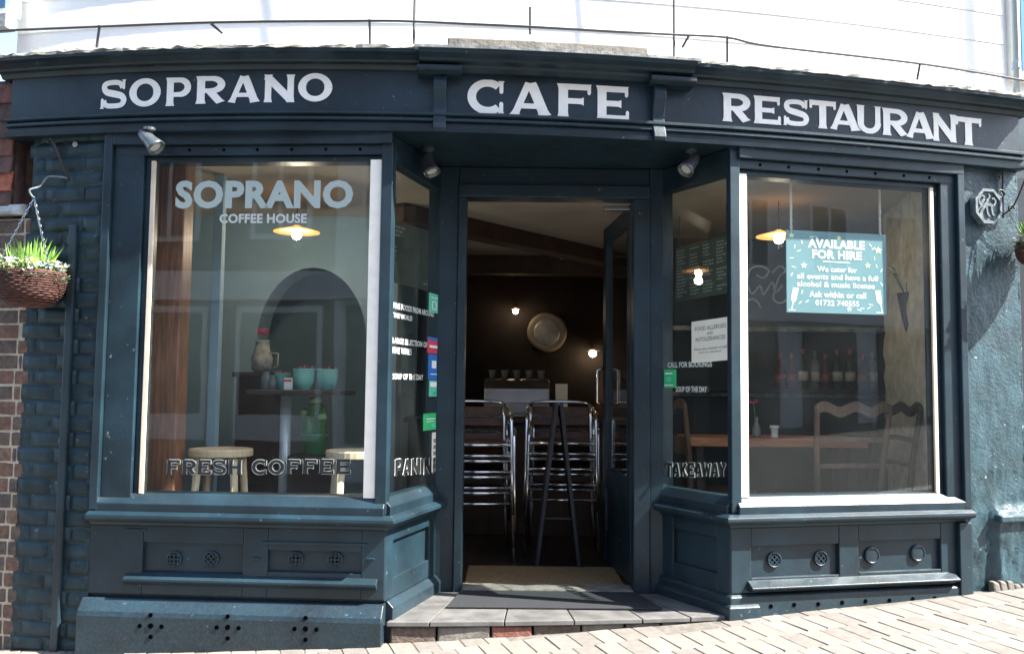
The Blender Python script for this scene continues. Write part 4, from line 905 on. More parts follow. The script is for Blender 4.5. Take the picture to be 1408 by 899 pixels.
for px_, hh in ((366, .09), (375, .07)):
    p = at(px_, 520, yt + .02); m = MB(); m.lathe([(.022, 0), (.026, .005), (.028, hh * .7), (.018, hh), (.020, hh + .01), (.016, hh + .01), (.024, hh * .66)], (p.x, yt + .02, zt + .001), 16); tag(m.build('glass_jar', M['bottle_c'], smooth=True), 'small clear jar on the dark table end' if px_ == 366 else 'shorter clear jar squeezed beside the smallest mint pot', 'jar')
# jug with pink flowers on the ledge behind
p = at(360, 505, 5.55); sh = tag(empty('pedestal', (p.x, 5.55, Z_STEP - .004)), 'slim dark pedestal behind the table carrying the pale jug', 'pedestal')
pj = at(360, 512, 5.55).z
MB().box(p.x - .12, p.x + .12, 5.43, 5.67, Z_STEP - .004, pj - .03).build('column', M['wood_dark'], sh, bevel=.004); MB().box(p.x - .14, p.x + .14, 5.41, 5.69, pj - .0295, pj).build('cap', M['wood_dark'], sh, bevel=.004)
jg = tag(empty('jug', (p.x, 5.55, pj)), 'pale enamel jug holding a few pink flowers behind the table', 'jug'); c = WL[jg.name]
MB().lathe([(.045, .001), (.062, .02), (.066, .09), (.045, .15), (.040, .19), (.046, .20), (.040, .198), (.036, .15)], c, 20).build('body', M['lead'], jg, smooth=True)
m = MB()
for i in range(6): a = i * 1.05; rosette(m, c + Vector((math.cos(a) * .03, math.sin(a) * .03, .235 + .02 * (i % 2))), .03, 10, rg, .8)
m.build('flowers', M['petal_p'], jg)
MB().tube([c + Vector((.06, 0, .12)), c + Vector((.10, 0, .12)), c + Vector((.10, 0, .04)), c + Vector((.062, 0, .03))], .006).build('handle', M['lead'], jg, smooth=True)
# cactus pot on a low block
yc = 4.98; p = at(432, 625, yc); zc = p.z
bk = MB(); bk.box(p.x - .12, p.x + .14, yc - .11, yc + .13, Z_STEP - .004, zc); tag(bk.build('plant_stand', M['wood_dark'], bevel=.005), 'low dark block under the cactus pot', 'plant stand')
cp_ = tag(empty('cactus', (p.x, yc, zc + .001)), 'green cactus with several rounded arms in a green pot', 'cactus'); c = WL[cp_.name]
MB().lathe([(.05, 0), (.055, .004), (.072, .10), (.076, .105), (.076, .118), (.068, .118), (.064, .10)], c, 22).build('pot', M['greenpot'], cp_, smooth=True)
for dx, dy, h, r_, tip in ((0.0, .0, .20, .034, False), (-.062, .01, .13, .024, True), (.045, -.01, .15, .026, False), (.048, -.04, .11, .026, True), (-.03, -.03, .09, .024, False), (.015, .045, .16, .026, False)):
    b_ = c + Vector((dx * .6, dy * .6, .085)); t_ = c + Vector((dx, dy, .10 + h)); pth = [b_, b_.lerp(t_, .35) + Vector((dx * .2, dy * .2, 0)), b_.lerp(t_, .75), t_ + Vector((0, 0, -.02)), t_, t_ + Vector((0, 0, .018)), t_ + Vector((0, 0, .026))]
    o = MB().tube(pth, [r_ * .8, r_, r_, r_ * 1.0, r_ * .92, r_ * .6, .002], 12).build('arm', M['cactus'], cp_, smooth=True)
    if tip or r_ > .03: MB().lathe([(r_ * 1.02, 0), (r_ * 1.06, .012), (r_ * .8, .028), (.002, .036)], t_ + Vector((0, 0, -.012)), 12).build('tip', M['cactus_tip'], o, smooth=True)
# timber post just inside the window edge
p0, p1 = at(207, 450, 4.42), at(247, 450, 4.42)
m = MB(); m.box(p0.x - .02, p1.x, 4.42, 4.56, Z_STEP - .004, ZC - .002); tag(m.build('timber_post', M['wood_red'], bevel=.008), 'orange brown timber post inside the edge of the coffee window', 'post')
m = MB(); m.box(p1.x + .02, p1.x + .07, 4.80, 4.86, Z_STEP - .004, ZC - .002); tag(m.build('wall_batten', M['wall_teal'], bevel=.003), 'thin slate blue upright behind the timber post', 'post')

# --- hire window display
yw = 5.15
tp = at(1100, 603, yw); ztab = tp.z
tt = tag(empty('dining_table', (1.5, yw + .1, Z_STEP - .004)), 'varnished orange brown table behind the hire sign window', 'table')
xa, xb = at(949, 610, yw).x, at(1194, 610, yw).x
MB().box(xa, xb, yw, yw + .42, ztab - .050, ztab).build('table_top', M['wood_top'], tt, bevel=.004)
for x_ in (xa + .07, xb - .07):
    for y_ in (yw + .06, yw + .36): MB().box(x_ - .025, x_ + .025, y_ - .025, y_ + .025, Z_STEP - .004, ztab - .0505).build('leg', M['wood_dark'], tt, bevel=.004)
vx = at(1040, 590, yw + .1).x; vs0 = tag(empty('bud_vase', (vx, yw + .1, ztab)), 'clear bud vase with one pink flower on the varnished table', 'vase'); c = WL[vs0.name]
MB().lathe([(.022, .001), (.026, .01), (.024, .05), (.010, .09), (.011, .12), (.008, .12), (.008, .09), (.020, .05)], c, 16).build('glass', M['bottle_c'], vs0, smooth=True)
MB().tube([c + Vector((0, 0, .02)), c + Vector((-.004, 0, .12)), c + Vector((-.018, -.005, .20))], .003, 6).build('stem', M['leaf2'], vs0)
m = MB(); rosette(m, c + Vector((-.018, -.005, .195)), .045, 26, rg, .7); m.build('flower', M['petal_p'], vs0)
cx_ = at(1065, 598, yw + .06).x; m = MB(); m.lathe([(.022, .001), (.020, .01), (.020, .05), (.027, .058), (.027, .072), (.018, .072), (.014, .06)], (cx_, yw + .06, ztab), 18); tag(m.build('candle_holder', M['candle'], smooth=True), 'small white candle holder on the varnished table', 'candle holder')
def wood_chair(lab, mt, base, rot, slats=True):
    c = tag(empty('wooden_chair', base), lab, 'chair'); b0 = c
    loc = lambda P: [Vector(base) + Matrix.Rotation(R(rot), 3, 'Z') @ Vector(q) for q in P]
    W = .20
    for sx in (-1, 1):
        MB().tube(loc([(sx * W * .86, .02, 0), (sx * W * .9, .0, .42), (sx * W * .97, -.02, .70), (sx * W * 1.06, -.06, .96), (sx * W * 1.08, -.062, .985)]), [.016, .019, .018, .016, .012], 8).build('back_post', mt, c, smooth=True)
        MB().tube(loc([(sx * W, .40, 0), (sx * W, .40, .44)]), .018, 8).build('leg', mt, c, smooth=True)
    P = [(-W * 1.1, -.062, .965), (-W * .85, -.068, .985), (-W * .45, -.078, .955), (0, -.082, .985), (W * .45, -.078, .955), (W * .85, -.068, .985), (W * 1.1, -.062, .965)]
    r_ = MB(); q = loc([tuple(v) for v in catmull(P, 5)]); up = Vector((0, 0, 1)); fw = Matrix.Rotation(R(rot), 3, 'Z') @ Vector((0, 1, 0))
    r_.rings([[a + up * .026 - fw * .008, a + up * .026 + fw * .008, a - up * .030 + fw * .010, a - up * .030 - fw * .010] for a in q]); r_.build('crest_rail', mt, c, bevel=.003)
    for z_, h in ((.80, .014), (.66, .012)) if slats else ((.74, .05),):
        y_ = -.02 - (z_ - .70) * .16
        Q = loc([(-W * .96, y_, z_), (0, y_ - .015, z_ + .006), (W * .96, y_, z_)]); s_ = MB()
        s_.rings([[a + up * h - fw * .006, a + up * h + fw * .006, a - up * h + fw * .006, a - up * h - fw * .006] for a in Q]); s_.build('back_slat', mt, c, bevel=.002)
    Q = loc([(-W, -.01, .45), (W, -.01, .45), (W * 1.12, .42, .46), (-W * 1.12, .42, .46)]); s_ = MB(); s_.pts8([v - up * .02 for v in Q] + [v + up * .012 for v in Q]); s_.build('seat', mt, c, bevel=.006)
    return c
zf = Z_STEP - .004
wood_chair('brown wooden chair with a wavy crest rail at the varnished table', M['wood_chair'], (at(1172, 620, 4.80).x, 4.86, zf), 9)
wood_chair('dark wooden chair beside the rough plaster wall', M['wood_dark'], (at(1222, 620, 5.12).x, 5.12, zf), 100)
wood_chair('dark red wooden chair behind the allergy notice window', M['wood_chair'], (at(930, 610, 5.30).x, 5.35, zf), -70, False)
# bottles on two shelves of the slate wall
m = MB(); m.box(1.25, 3.08, YR - .18, YR - .0008, 1.200, 1.222); tag(m.build('bottle_shelf', M['wood_dark'], bevel=.003), 'dark shelf on the slate wall carrying the bottles', 'shelf')
m = MB(); m.box(1.05, 3.08, YR - .15, YR - .0008, at(1150, 458, YR).z, at(1150, 452, YR).z); tag(m.build('shelf_ledge', M['lead'], bevel=.003), 'pale empty ledge high on the slate wall', 'shelf')
btn = {'bottle_g': 'green', 'bottle_r': 'brown', 'bottle_c': 'pale'}
bx = at(1072, 500, YR - .09).x; i = 0; xend = at(1214, 500, YR - .09).x
kinds = ['bottle_r', 'bottle_r', 'bottle_g', 'bottle_c', 'bottle_r', 'bottle_g', 'bottle_g', 'bottle_r', 'bottle_c', 'bottle_g', 'bottle_r', 'bottle_c']
protos = {}
while bx < xend:
    k_ = kinds[i % 12]; h = 1.0
    if k_ not in protos:
        b_ = tag(empty('bottle'), 'x', 'bottle', k_); prf = {'bottle_g': [(.034, 0), (.037, .005), (.037, .17), (.030, .20), (.014, .235), (.013, .285), (.015, .287), (.015, .297)], 'bottle_r': [(.036, 0), (.039, .005), (.039, .13), (.034, .16), (.013, .20), (.012, .25), (.015, .252), (.015, .262)], 'bottle_c': [(.030, 0), (.032, .005), (.032, .19), (.028, .205), (.013, .225), (.013, .27), (.016, .272), (.016, .285)]}[k_]
        MB().lathe(prf, n=14).build('body', M[k_], b_, smooth=True); MB().lathe([(.0405, .05), (.0405, .11)] if k_ == 'bottle_r' else [(.038, .06), (.038, .13)] if k_ == 'bottle_g' else [(.033, .06), (.033, .13)], n=14).build('paper_label', M['paper' if k_ != 'bottle_r' else 'foil'], b_, smooth=True)
        MB().lathe([(.0165, prf[-1][1] - .04), (.0165, prf[-1][1] + .002)], n=10).build('cap', M['foil' if k_ != 'bottle_c' else 'steel'], b_); protos[k_] = b_; o = b_
    else: o = copy_tree(protos[k_])
    o.location = (bx, YR - .09 + random.uniform(-.03, .03), 1.2225); o['label'] = '%s glass bottle standing on the dark shelf of the slate wall' % btn[k_]; o['group'] = '%s bottles on the shelf' % btn[k_]
    bx += random.uniform(.078, .10); i += 1
# cone of white flowers on the plaster
pc = Vector((2.335, 5.22, at(1262, 425, 5.22).z)); cv = tag(empty('wall_vase', pc), 'dark cone vase with white flowers hung on the rough plaster wall', 'vase')
MB().lathe([(.004, -.16), (.03, -.06), (.055, .09), (.057, .095), (.05, .09)], pc, 16).build('cone', M['wood_dark'], cv, smooth=True)
m = MB(); m2 = MB()
for i in range(14):
    a = rg.uniform(0, 6.28); h = rg.uniform(.06, .17); e = pc + Vector((math.cos(a) * .07 - .02, math.sin(a) * .07, .09 + h)); m2.tube([pc + Vector((0, 0, .06)), e], .002, 5)
    if i % 2 == 0: rosette(m, e, .022, 9, rg, .8)
m.build('flowers', M['petal_w'], cv); m2.build('stems', M['leaf2'], cv)

# --- menu boards hanging behind the porch windows
def menu_board(P4, lab, cols, rows):            # corners: top left, top right, bottom right, bottom left
    P4 = [Vector(p) for p in P4]; c = tag(empty('menu_board', (P4[2] + P4[3]) / 2), lab, 'menu board')
    n = (P4[1] - P4[0]).cross(P4[3] - P4[0]).normalized()
    if n.y > 0: n = -n
    Pt = lambda u, v, k: P4[0].lerp(P4[1], u).lerp(P4[3].lerp(P4[2], u), v) + n * k
    m = MB(); m.pts8([Pt(0, 1, -.012), Pt(1, 1, -.012), Pt(1, 0, -.012), Pt(0, 0, -.012), Pt(0, 1, 0), Pt(1, 1, 0), Pt(1, 0, 0), Pt(0, 0, 0)]); m.build('board', M['slateboard'], c)
    t = MB(); rg2 = random.Random(len(lab))
    for ci in range(cols):
        u0 = (ci + .10) / cols; u1 = (ci + .90) / cols
        for ri in range(rows):
            if rg2.random() < .13: continue
            v0 = (ri + 1.2) / (rows + 2); u = u0; ue = u0 + (u1 - u0) * rg2.uniform(.45, 1)
            while u < ue:
                wl = rg2.uniform(.012, .05) * 4 / cols; e = min(u + wl, ue); t.add([Pt(u, v0 + .42 / rows, .0008), Pt(e, v0 + .42 / rows, .0008), Pt(e, v0, .0008), Pt(u, v0, .0008)], [(0, 1, 2, 3)]); u = e + .010
    t.build('chalk_text', M['chalk'], c)
    for u in (.06, .94):
        a = Pt(u, 0, -.006); MB().tube([a, Vector((a.x, a.y, ZC))], .003, 5).build('cord', M['cable'], c)
menu_board([at(541, 302, 5.35), at(602, 322, 5.75), at(596, 402, 5.75), at(541, 388, 5.35)], 'slate menu board hanging behind the sticker covered porch window', 3, 13)
menu_board([at(929, 341, 5.9), at(1003, 322, 5.4), at(1003, 402, 5.4), at(930, 415, 5.9)], 'four column slate menu board behind the allergy notice window', 4, 15)

# ================================================================== LETTERING ON THE GLASS
def win_fn(fr, x0, x1, y0, y1, d):
    a0, zt = fr.hit(x0, y0, d); a1, _ = fr.hit(x1, y0, d); zb = fr.hit((x0 + x1) / 2, y1, d)[1]; zt = fr.hit((x0 + x1) / 2, y0, d)[1]
    return lambda u, v, k=0: fr.P(a0 + (a1 - a0) * u, d + k, zb + (zt - zb) * v)
DG = -.0215
text_mesh('SOPRANO', win_fn(LB, 242, 486, 248, 287, DG), .045).build('lettering', M['vinyl'], winL)
text_mesh('COFFEE HOUSE', win_fn(LB, 302, 422, 294, 307, DG), .035).build('lettering', M['vinyl_soft'], winL)
def outline_word(word, fr, par, boxes, d, fat=.085, fm='black', om='vinyl_edge'):
    for ch, x0, x1, y0, y1 in boxes:
        fn = win_fn(fr, x0, x1, y0, y1, d)
        o = glyph_mesh(ch, fn, .0006, fat).build('letter_edge', M[om], par)
        glyph_mesh(ch, fn, .0006, 0, base=.0035).build('letter', M[fm], par)
def spread_boxes(word, x0, x1, y0, y1, dy=0, narrow=()):
    n = len(word); ws = [(.45 if c == ' ' else .5 if c == 'I' else 1.25 if c == 'W' else 1.0) for c in word]; tot = sum(ws); x = x0; outb = []
    for c, w_ in zip(word, ws):
        e = x + (x1 - x0) * w_ / tot; t = ((x + e) / 2 - x0) / (x1 - x0)
        if c != ' ': outb.append((c, x + .04 * (e - x), e - .02 * (e - x), y0 + dy * t, y1 + dy * t))
        x = e
    return outb
outline_word('', LB, winL, spread_boxes('FRESH', 228, 334, 632, 652) + spread_boxes('COFFEE', 346, 483, 632, 652, -1), DG)
outline_word('', LS, spL, spread_boxes('PANINI', 542, 599, 631, 653, -2), -.0125, .085)
outline_word('', RS, spR, spread_boxes('TAKEAWAY', 915, 999, 636, 655, 0), -.0125, .085)
def small_text(s, fr, par, x0, x1, y0, y1, d=-.0125, mt='vinyl_soft', bold=.03):
    text_mesh(s, win_fn(fr, x0, x1, y0, y1, d), bold).build('lettering', M[mt], par)
small_text('FINE FOODS FROM AROUND', LS, spL, 541, 597, 422, 430); small_text('THE WORLD', LS, spL, 541, 567, 432, 439)
small_text('LARGE SELECTION OF', LS, spL, 540, 588, 467, 475); small_text('FINE WINES', LS, spL, 540, 566, 478, 487)
small_text('SOUP OF THE DAY', LS, spL, 540, 582, 514, 522)
small_text('CALL FOR BOOKINGS', RS, spR, 918, 979, 497, 505); small_text('SOUP OF THE DAY', RS, spR, 929, 972, 531, 539)

# --- stickers and notice
def sticker(nm, fr, x0, x1, y0, y1, mt, lab, cat_='sticker', d=-.0128, marks=()):
    fn = win_fn(fr, x0, x1, y0, y1, d); m = MB(); m.pts8([fn(0, 0, 0), fn(1, 0, 0), fn(1, 1, 0), fn(0, 1, 0), fn(0, 0, .0012), fn(1, 0, .0012), fn(1, 1, .0012), fn(0, 1, .0012)])
    o = tag(m.build(nm, mt), lab, cat_)
    for (u0, u1, v0, v1, mm) in marks: MB().add([fn(u0, v0, .0018), fn(u1, v0, .0018), fn(u1, v1, .0018), fn(u0, v1, .0018)], [(0, 1, 2, 3)]).build('mark', mm, o)
    return o
W_ = M['sign_white']
ring_marks = [(.3, .7, .15, .2, W_), (.3, .7, .55, .6, W_), (.28, .36, .2, .55, W_), (.64, .72, .2, .55, W_), (.2, .8, .75, .8, W_)]
sticker('sticker', LS, 590, 604, 404, 430, M['st_teal'], 'green sticker high on the porch window beside the menu board', marks=ring_marks)
sticker('sticker', LS, 588, 604, 464, 486, M['st_red'], 'red sticker with blue top edge above the blue sticker', marks=[(0, 1, .82, 1, M['st_blue']), (.15, .85, .35, .5, W_)])
sticker('sticker', LS, 589, 604, 487, 522, M['st_blue'], 'blue sticker between the red and the mint stickers', marks=[(.3, .7, .45, .75, W_), (.2, .8, .2, .24, W_)])
sticker('sticker', LS, 590, 604, 523, 545, M['st_teal'], 'mint green sticker directly under the blue sticker', marks=[(.1, .7, .6, .9, W_), (.4, .8, .1, .3, M['st_green'])])
sticker('sticker', LS, 582, 602, 568, 591, M['st_green'], 'bright green square sticker alone between mint sticker and white strip', marks=[(.2, .8, .65, .7, W_), (.2, .7, .5, .54, W_), (.55, .8, .15, .4, M['st_teal'])])
sticker('sticker', LS, 594, 603, 594, 648, M['paper'], 'tall white strip sticker with grey marks at the porch window foot', marks=[(.2, .8, .1 + .16 * i, .2 + .16 * i, M['ink']) for i in range(5)])
sticker('sticker', RS, 910, 930, 508, 533, M['st_green'], 'green sticker at the edge of the allergy notice window', marks=[(.25, .75, .75, .82, W_), (.35, .65, .35, .6, M['st_teal']), (.2, .8, .12, .17, W_)])
fnN = win_fn(RS, 951, 1003, 439, 497, -.0126)
m = MB(); kx = lambda u, v, k: fnN(u, v, k) + Vector((0, 0, .010 * (u - .5)))
m.pts8([kx(0, 0, 0), kx(1, 0, 0), kx(1, 1, 0), kx(0, 1, 0), kx(0, 0, .001), kx(1, 0, .001), kx(1, 1, .001), kx(0, 1, .001)]); no = tag(m.build('notice', M['paper']), 'cream paper allergy notice taped inside the porch window', 'notice')
for s_, u0, u1, v0, v1 in (('FOOD ALLERGIES', .10, .92, .76, .86), ('AND', .42, .58, .64, .71), ('INTOLERANCES', .12, .90, .50, .60), ('Please ask a member of staff', .08, .94, .29, .35), ('about our ingredients', .2, .8, .20, .26)):
    text_mesh(s_, lambda u, v: kx(u0 + (u1 - u0) * u, v0 + (v1 - v0) * v, .0018), .01).build('lettering', M['ink'], no)

# --- hire sign hung on two chains inside the window
dS = -.115
def sg(x, y): s_, z_ = RB.hit(x, y, dS); return s_, z_
(sa0, za0), (sa1, za1), (sb1, zb1), (sb0, zb0) = sg(1081, 316), sg(1218, 323), sg(1219, 433), sg(1082, 429)
hs = tag(empty('hanging_sign', RB.P((sa0 + sa1) / 2, dS, zb0)), 'pale blue available for hire sign hung on chains in the window', 'sign')
def SP(u, v, k):
    s_ = (sb0 + (sb1 - sb0) * u) * (1 - v) + (sa0 + (sa1 - sa0) * u) * v; z_ = (zb0 + (zb1 - zb0) * u) * (1 - v) + (za0 + (za1 - za0) * u) * v
    return RB.P(s_, dS + k, z_)
m = MB(); m.pts8([SP(0, 0, -.006), SP(1, 0, -.006), SP(1, 1, -.006), SP(0, 1, -.006), SP(0, 0, 0), SP(1, 0, 0), SP(1, 1, 0), SP(0, 1, 0)]); bd = m.build('board', M['sign_blue'], hs)
for s_, u0, u1, v0, v1, b_ in (('AVAILABLE', .21, .78, .795, .905, .04), ('FOR HIRE', .25, .75, .665, .775, .04), ('We cater for', .30, .70, .505, .575, .022), ('all events and have a full', .10, .91, .41, .48, .022), ('alcohol & music license', .10, .88, .315, .385, .022), ('Ask within or call', .22, .79, .19, .265, .022), ('01732 740555', .28, .72, .09, .16, .022)):
    text_mesh(s_, lambda u, v: SP(u0 + (u1 - u0) * u, v0 + (v1 - v0) * v, .0015), b_).build('lettering', M['sign_white'], bd)
def sheet(P, mt, nm='print'): MB().add([SP(u, v, .0012) for u, v in P], [tuple(range(len(P)))]).build(nm, mt, bd)
sheet([(.36, .625), (.63, .622), (.63, .635), (.36, .638)], W_)
for fx, sg_ in ((.06, 1), (.94, -1)):     # champagne flutes
    sheet([(fx - .028 + .03 * sg_, .30), (fx + .028 + .03 * sg_, .30), (fx + .02 + .008 * sg_, .14), (fx + .004, .12), (fx - .004, .12), (fx - .03 + .008 * sg_, .16)], W_, 'flute'); sheet([(fx - .004, .12), (fx + .004, .12), (fx - .015 * sg_ + .005, .03), (fx - .015 * sg_ - .005, .03)], W_, 'flute'); sheet([(fx - .045, .02), (fx + .025, .02), (fx + .025, .032), (fx - .045, .032)], W_, 'flute')
def star(u, v, r, mt): sheet([(u + (r if i % 2 == 0 else r * .45) * math.cos(R(90 + i * 36)), v + (r if i % 2 == 0 else r * .45) * 1.22 * math.sin(R(90 + i * 36))) for i in range(10)], mt, 'star')
for u, v, r_, mt in ((.92, .80, .042, M['sign_yellow']), (.81, .605, .034, M['sign_yellow']), (.17, .575, .036, W_), (.05, .935, .032, M['sign_yellow']), (.52, .93, .030, M['sign_yellow']), (.62, .06, .03, W_)): star(u, v, r_, mt)
rg = random.Random(9)
for u, v in ((.08, .80), (.12, .75), (.05, .66), (.07, .55), (.15, .86), (.25, .93), (.30, .92), (.84, .86), (.87, .82), (.88, .70), (.90, .60), (.95, .55), (.90, .45), (.95, .38), (.15, .25), (.20, .14), (.13, .12), (.82, .08), (.72, .05), (.05, .46), (.75, .07), (.84, .12)):
    a = rg.uniform(0, 3.1); l = .022; q = .005; ca_, sa_ = math.cos(a), math.sin(a)
    sheet([(u - l * ca_ - q * sa_, v - l * sa_ + q * ca_), (u + l * ca_ - q * sa_, v + l * sa_ + q * ca_), (u + l * ca_ + q * sa_, v + l * sa_ - q * ca_), (u - l * ca_ + q * sa_, v - l * sa_ - q * ca_)], W_ if rg.random() < .75 else M['sign_yellow'], 'confetti')
for u in (.052, .945):
    a = SP(u, .985, -.003); n_ = int((ZC - a.z) / .017); ch_ = MB()
    for i in range(n_):
        z_ = a.z + i * .017 + .006; t_ = RB.t if i % 2 else RB.n
        ring = [Vector((a.x + t_.x * .0055 * math.cos(q * math.pi / 4), a.y + t_.y * .0055 * math.cos(q * math.pi / 4), z_ + .011 * math.sin(q * math.pi / 4))) for q in range(9)]
        ch_.tube(ring, .0024, 5)
    ch_.build('chain', M['candle'], hs)

# ================================================================== THINGS ON THE FRONT
def spotlight(base, aim, lab, s_=1.0):
    base = Vector(base); aim = Vector(aim).normalized(); l_ = tag(empty('spotlight', base), lab, 'spotlight', 'shopfront spotlights')
    MB().lathe([(.028, 0), (.028, -.012), (.012, -.02)], base, 14).build('mount', M['lampgrey'], l_)
    j = base + Vector((0, 0, -.075 * s_)); MB().tube([base + Vector((0, 0, -.015)), j], .007).build('stem', M['lampgrey'], l_)
    o = MB().lathe([(.004, -.055), (.024, -.052), (.030, -.03), (.032, .01), (.040, .045), (.043, .062), (.036, .062), (.032, .045)], j, 18, aim).build('lamp_head', M['lampgrey'], l_, smooth=True)
    MB().lathe([(.034, .050), (.020, .053), (.001, .054)], j, 18, aim).build('lens', M['lens'], o, smooth=True)
p = on(205, 186, .09); spotlight((p.x, p.y, 2.393), (.62, -.12, -.62), 'grey spotlight above the corner of the coffee window', .75)
p = at(590, 196, 4.36); spotlight((p.x, p.y, 2.393), (.3, -.25, -.75), 'grey spotlight under the porch ceiling beside the coffee window', 1.0)
p = at(950, 215, 4.33); spotlight((p.x, p.y, 2.393), (-.45, -.3, -.6), 'grey spotlight under the porch ceiling above the allergy notice', .9)

def hanging_basket(c, rim_r, depth, hook_z, lab, seed, nleaf=1.0):
    c = Vector(c); b = tag(empty('hanging_basket', c - Vector((0, 0, depth))), lab, 'hanging basket'); rg = random.Random(seed)
    prf = [(.002, -depth), (rim_r * .45, -depth * .97), (rim_r * .72, -depth * .78), (rim_r * .90, -depth * .45), (rim_r * .98, -depth * .1), (rim_r, 0), (rim_r * 1.03, .004), (rim_r * 1.02, .014), (rim_r * .95, .012), (rim_r * .90, -.02), (.002, -.03)]
    bowl = MB().lathe(prf, c, 36).build('bowl', M['wicker'], b, smooth=True)
    wv = MB()
    for i in range(15):
        t = i / 14; z_ = -depth * .93 + depth * .92 * t; r_ = rim_r * (1 - (abs(z_) / depth) ** 2.6) ** .42 * 1.0 + .003
        wv.tube([c + Vector((r_ * math.cos(a * math.pi / 18) * (1 + .012 * (-1) ** (a + i)), r_ * math.sin(a * math.pi / 18) * (1 + .012 * (-1) ** (a + i)), z_)) for a in range(37)], .003, 5)
    wv.build('weave', M['wicker'], bowl, smooth=True)
    hk = Vector((c.x, c.y, hook_z))
    for a in (200, 330, 85):
        e = c + Vector((rim_r * math.cos(R(a)), rim_r * math.sin(R(a)), .008)); n_ = int((hk - e).length / .018); ch_ = MB(); dirv = (hk - e).normalized(); sd_ = dirv.orthogonal().normalized(); s2_ = dirv.cross(sd_)
        for i in range(n_):
            m0 = e + dirv * (i + .5) * .018; t_ = sd_ if i % 2 else s2_
            ch_.tube([m0 + t_ * .0045 * math.cos(q * math.pi / 3) + dirv * .011 * math.sin(q * math.pi / 3) for q in range(7)], .0018, 4)
        ch_.build('chain', M['alu'], b)
    lf = MB()       # upright blades
    for i in range(int(190 * nleaf)):
        a = rg.uniform(0, 6.283); r_ = rim_r * .72 * math.sqrt(rg.random()); b0 = c + Vector((r_ * math.cos(a), r_ * math.sin(a), -.01)); h = rg.uniform(.10, .19) * (1.1 - .4 * r_ / rim_r)
        ln = Vector((math.cos(a), math.sin(a), 0)) * rg.uniform(0, .05) + Vector((rg.uniform(-.02, .02), rg.uniform(-.02, .02), 0)); sd_ = Vector((math.cos(a + 1.57 + rg.uniform(-1, 1)), math.sin(a + 1.57), 0)).normalized() * rg.uniform(.004, .007)
        lf.add([b0 - sd_, b0 + sd_, b0 + ln * .4 + sd_ + Vector((0, 0, h * .6)), b0 + ln * .4 - sd_ + Vector((0, 0, h * .6)), b0 + ln + Vector((0, 0, h))], [(0, 1, 2, 3), (3, 2, 4)])
    lf.build('green_blades', M['leaf'], b)['kind'] = 'stuff'
    l2 = MB(); fw = MB(); fy_ = MB()
    for i in range(int(240 * nleaf)):
        a = rg.uniform(0, 6.283); r_ = rim_r * rg.uniform(.72, 1.12); z_ = rg.uniform(-.03, .045) - max(0, r_ - rim_r) * .9; p_ = c + Vector((r_ * math.cos(a), r_ * math.sin(a), z_))
        rosette(l2, p_, rg.uniform(.018, .034), 3, rg, .6)
    for i in range(int(120 * nleaf)):
        a = rg.uniform(0, 6.283); r_ = rim_r * rg.uniform(.75, 1.1); p_ = c + Vector((r_ * math.cos(a), r_ * math.sin(a), rg.uniform(.02, .06) - max(0, r_ - rim_r) * .9))
        rosette(fw if rg.random() < .82 else fy_, p_, rg.uniform(.016, .024), 9, rg, .5)
    l2.build('trailing_leaves', M['leaf2'], b)['kind'] = 'stuff'; fw.build('white_flowers', M['petal_w'], b)['kind'] = 'stuff'; fy_.build('yellow_flowers', M['petal_y'], b)['kind'] = 'stuff'
    return b
YB = 4.13
cb = at(42, 378, YB); hz = at(46, 272, YB).z
hanging_basket(cb, .150, .155, hz, 'brown wicker hanging basket of white flowers before the brick pier', 4)
# its wall bracket
br = tag(empty('wall_bracket', WF.P(WF.hit(98, 250)[0], 0, WF.hit(98, 250)[1])), 'thin black iron bracket carrying the white flower basket', 'bracket')
s_, zq = WF.hit(97, 249); s3, zr = WF.hit(76, 196)
MB().tube([WF.P(s_, .012, zq), WF.P(s3 + .01, .03, zr), WF.P(s3, .04, zr + .01)], .008).build('strut', M['iron'], br, smooth=True)
pa_, pb_ = WF.P(s_, .010, zq + .01), Vector((cb.x, cb.y, hz))
MB().tube(catmull([pa_, pa_.lerp(pb_, .30) + Vector((0, 0, .035)), pa_.lerp(pb_, .65) + Vector((0, 0, .065)), pb_ + Vector((.015, .02, .06)), pb_ + Vector((-.018, -.01, .035)), pb_ + Vector((-.012, 0, .008)), pb_], 6), .005).build('hook_arm', M['grey_iron'], br, smooth=True)
MB().lathe([(.012, 0), (.014, .006), (.004, .010)], WF.P(WF.hit(104, 199)[0], 0, WF.hit(104, 199)[1]), 10, Vector((WF.n.x, WF.n.y, 0))).build('bolt', M['lead'], br)
# right hand basket, mostly out of the picture
sc_ = PF.hit(1352, 412); ps = PF.P(sc_[0], 0, sc_[1]); tS = .27
cbr = ps + Vector((math.sin(SUN_AZ), math.cos(SUN_AZ), math.tan(SUN_EL))) * tS
cbr.z -= .02
hanging_basket(cbr, .105, .10, cbr.z + .40, 'dark hanging basket of pale flowers by the octagonal plaque', 8, 1.1)
br2 = tag(empty('wall_bracket', PF.P(PF.hit(1380, 262)[0], 0, PF.hit(1380, 262)[1])), 'scrolled black iron bracket beside the octagonal plaque', 'bracket')
hk = Vector((cbr.x, cbr.y, cbr.z + .40)); w0 = PF.P(PF.hit(1378, 222)[0], .006, PF.hit(1378, 222)[1]); w1 = PF.P(PF.hit(1378, 300)[0], .006, PF.hit(1378, 300)[1])
MB().tube([w0, w1], .006).build('wall_bar', M['iron'], br2); MB().tube([w0.lerp(w1, .15), hk.lerp(w0, .3), hk], .006).build('arm', M['iron'], br2)
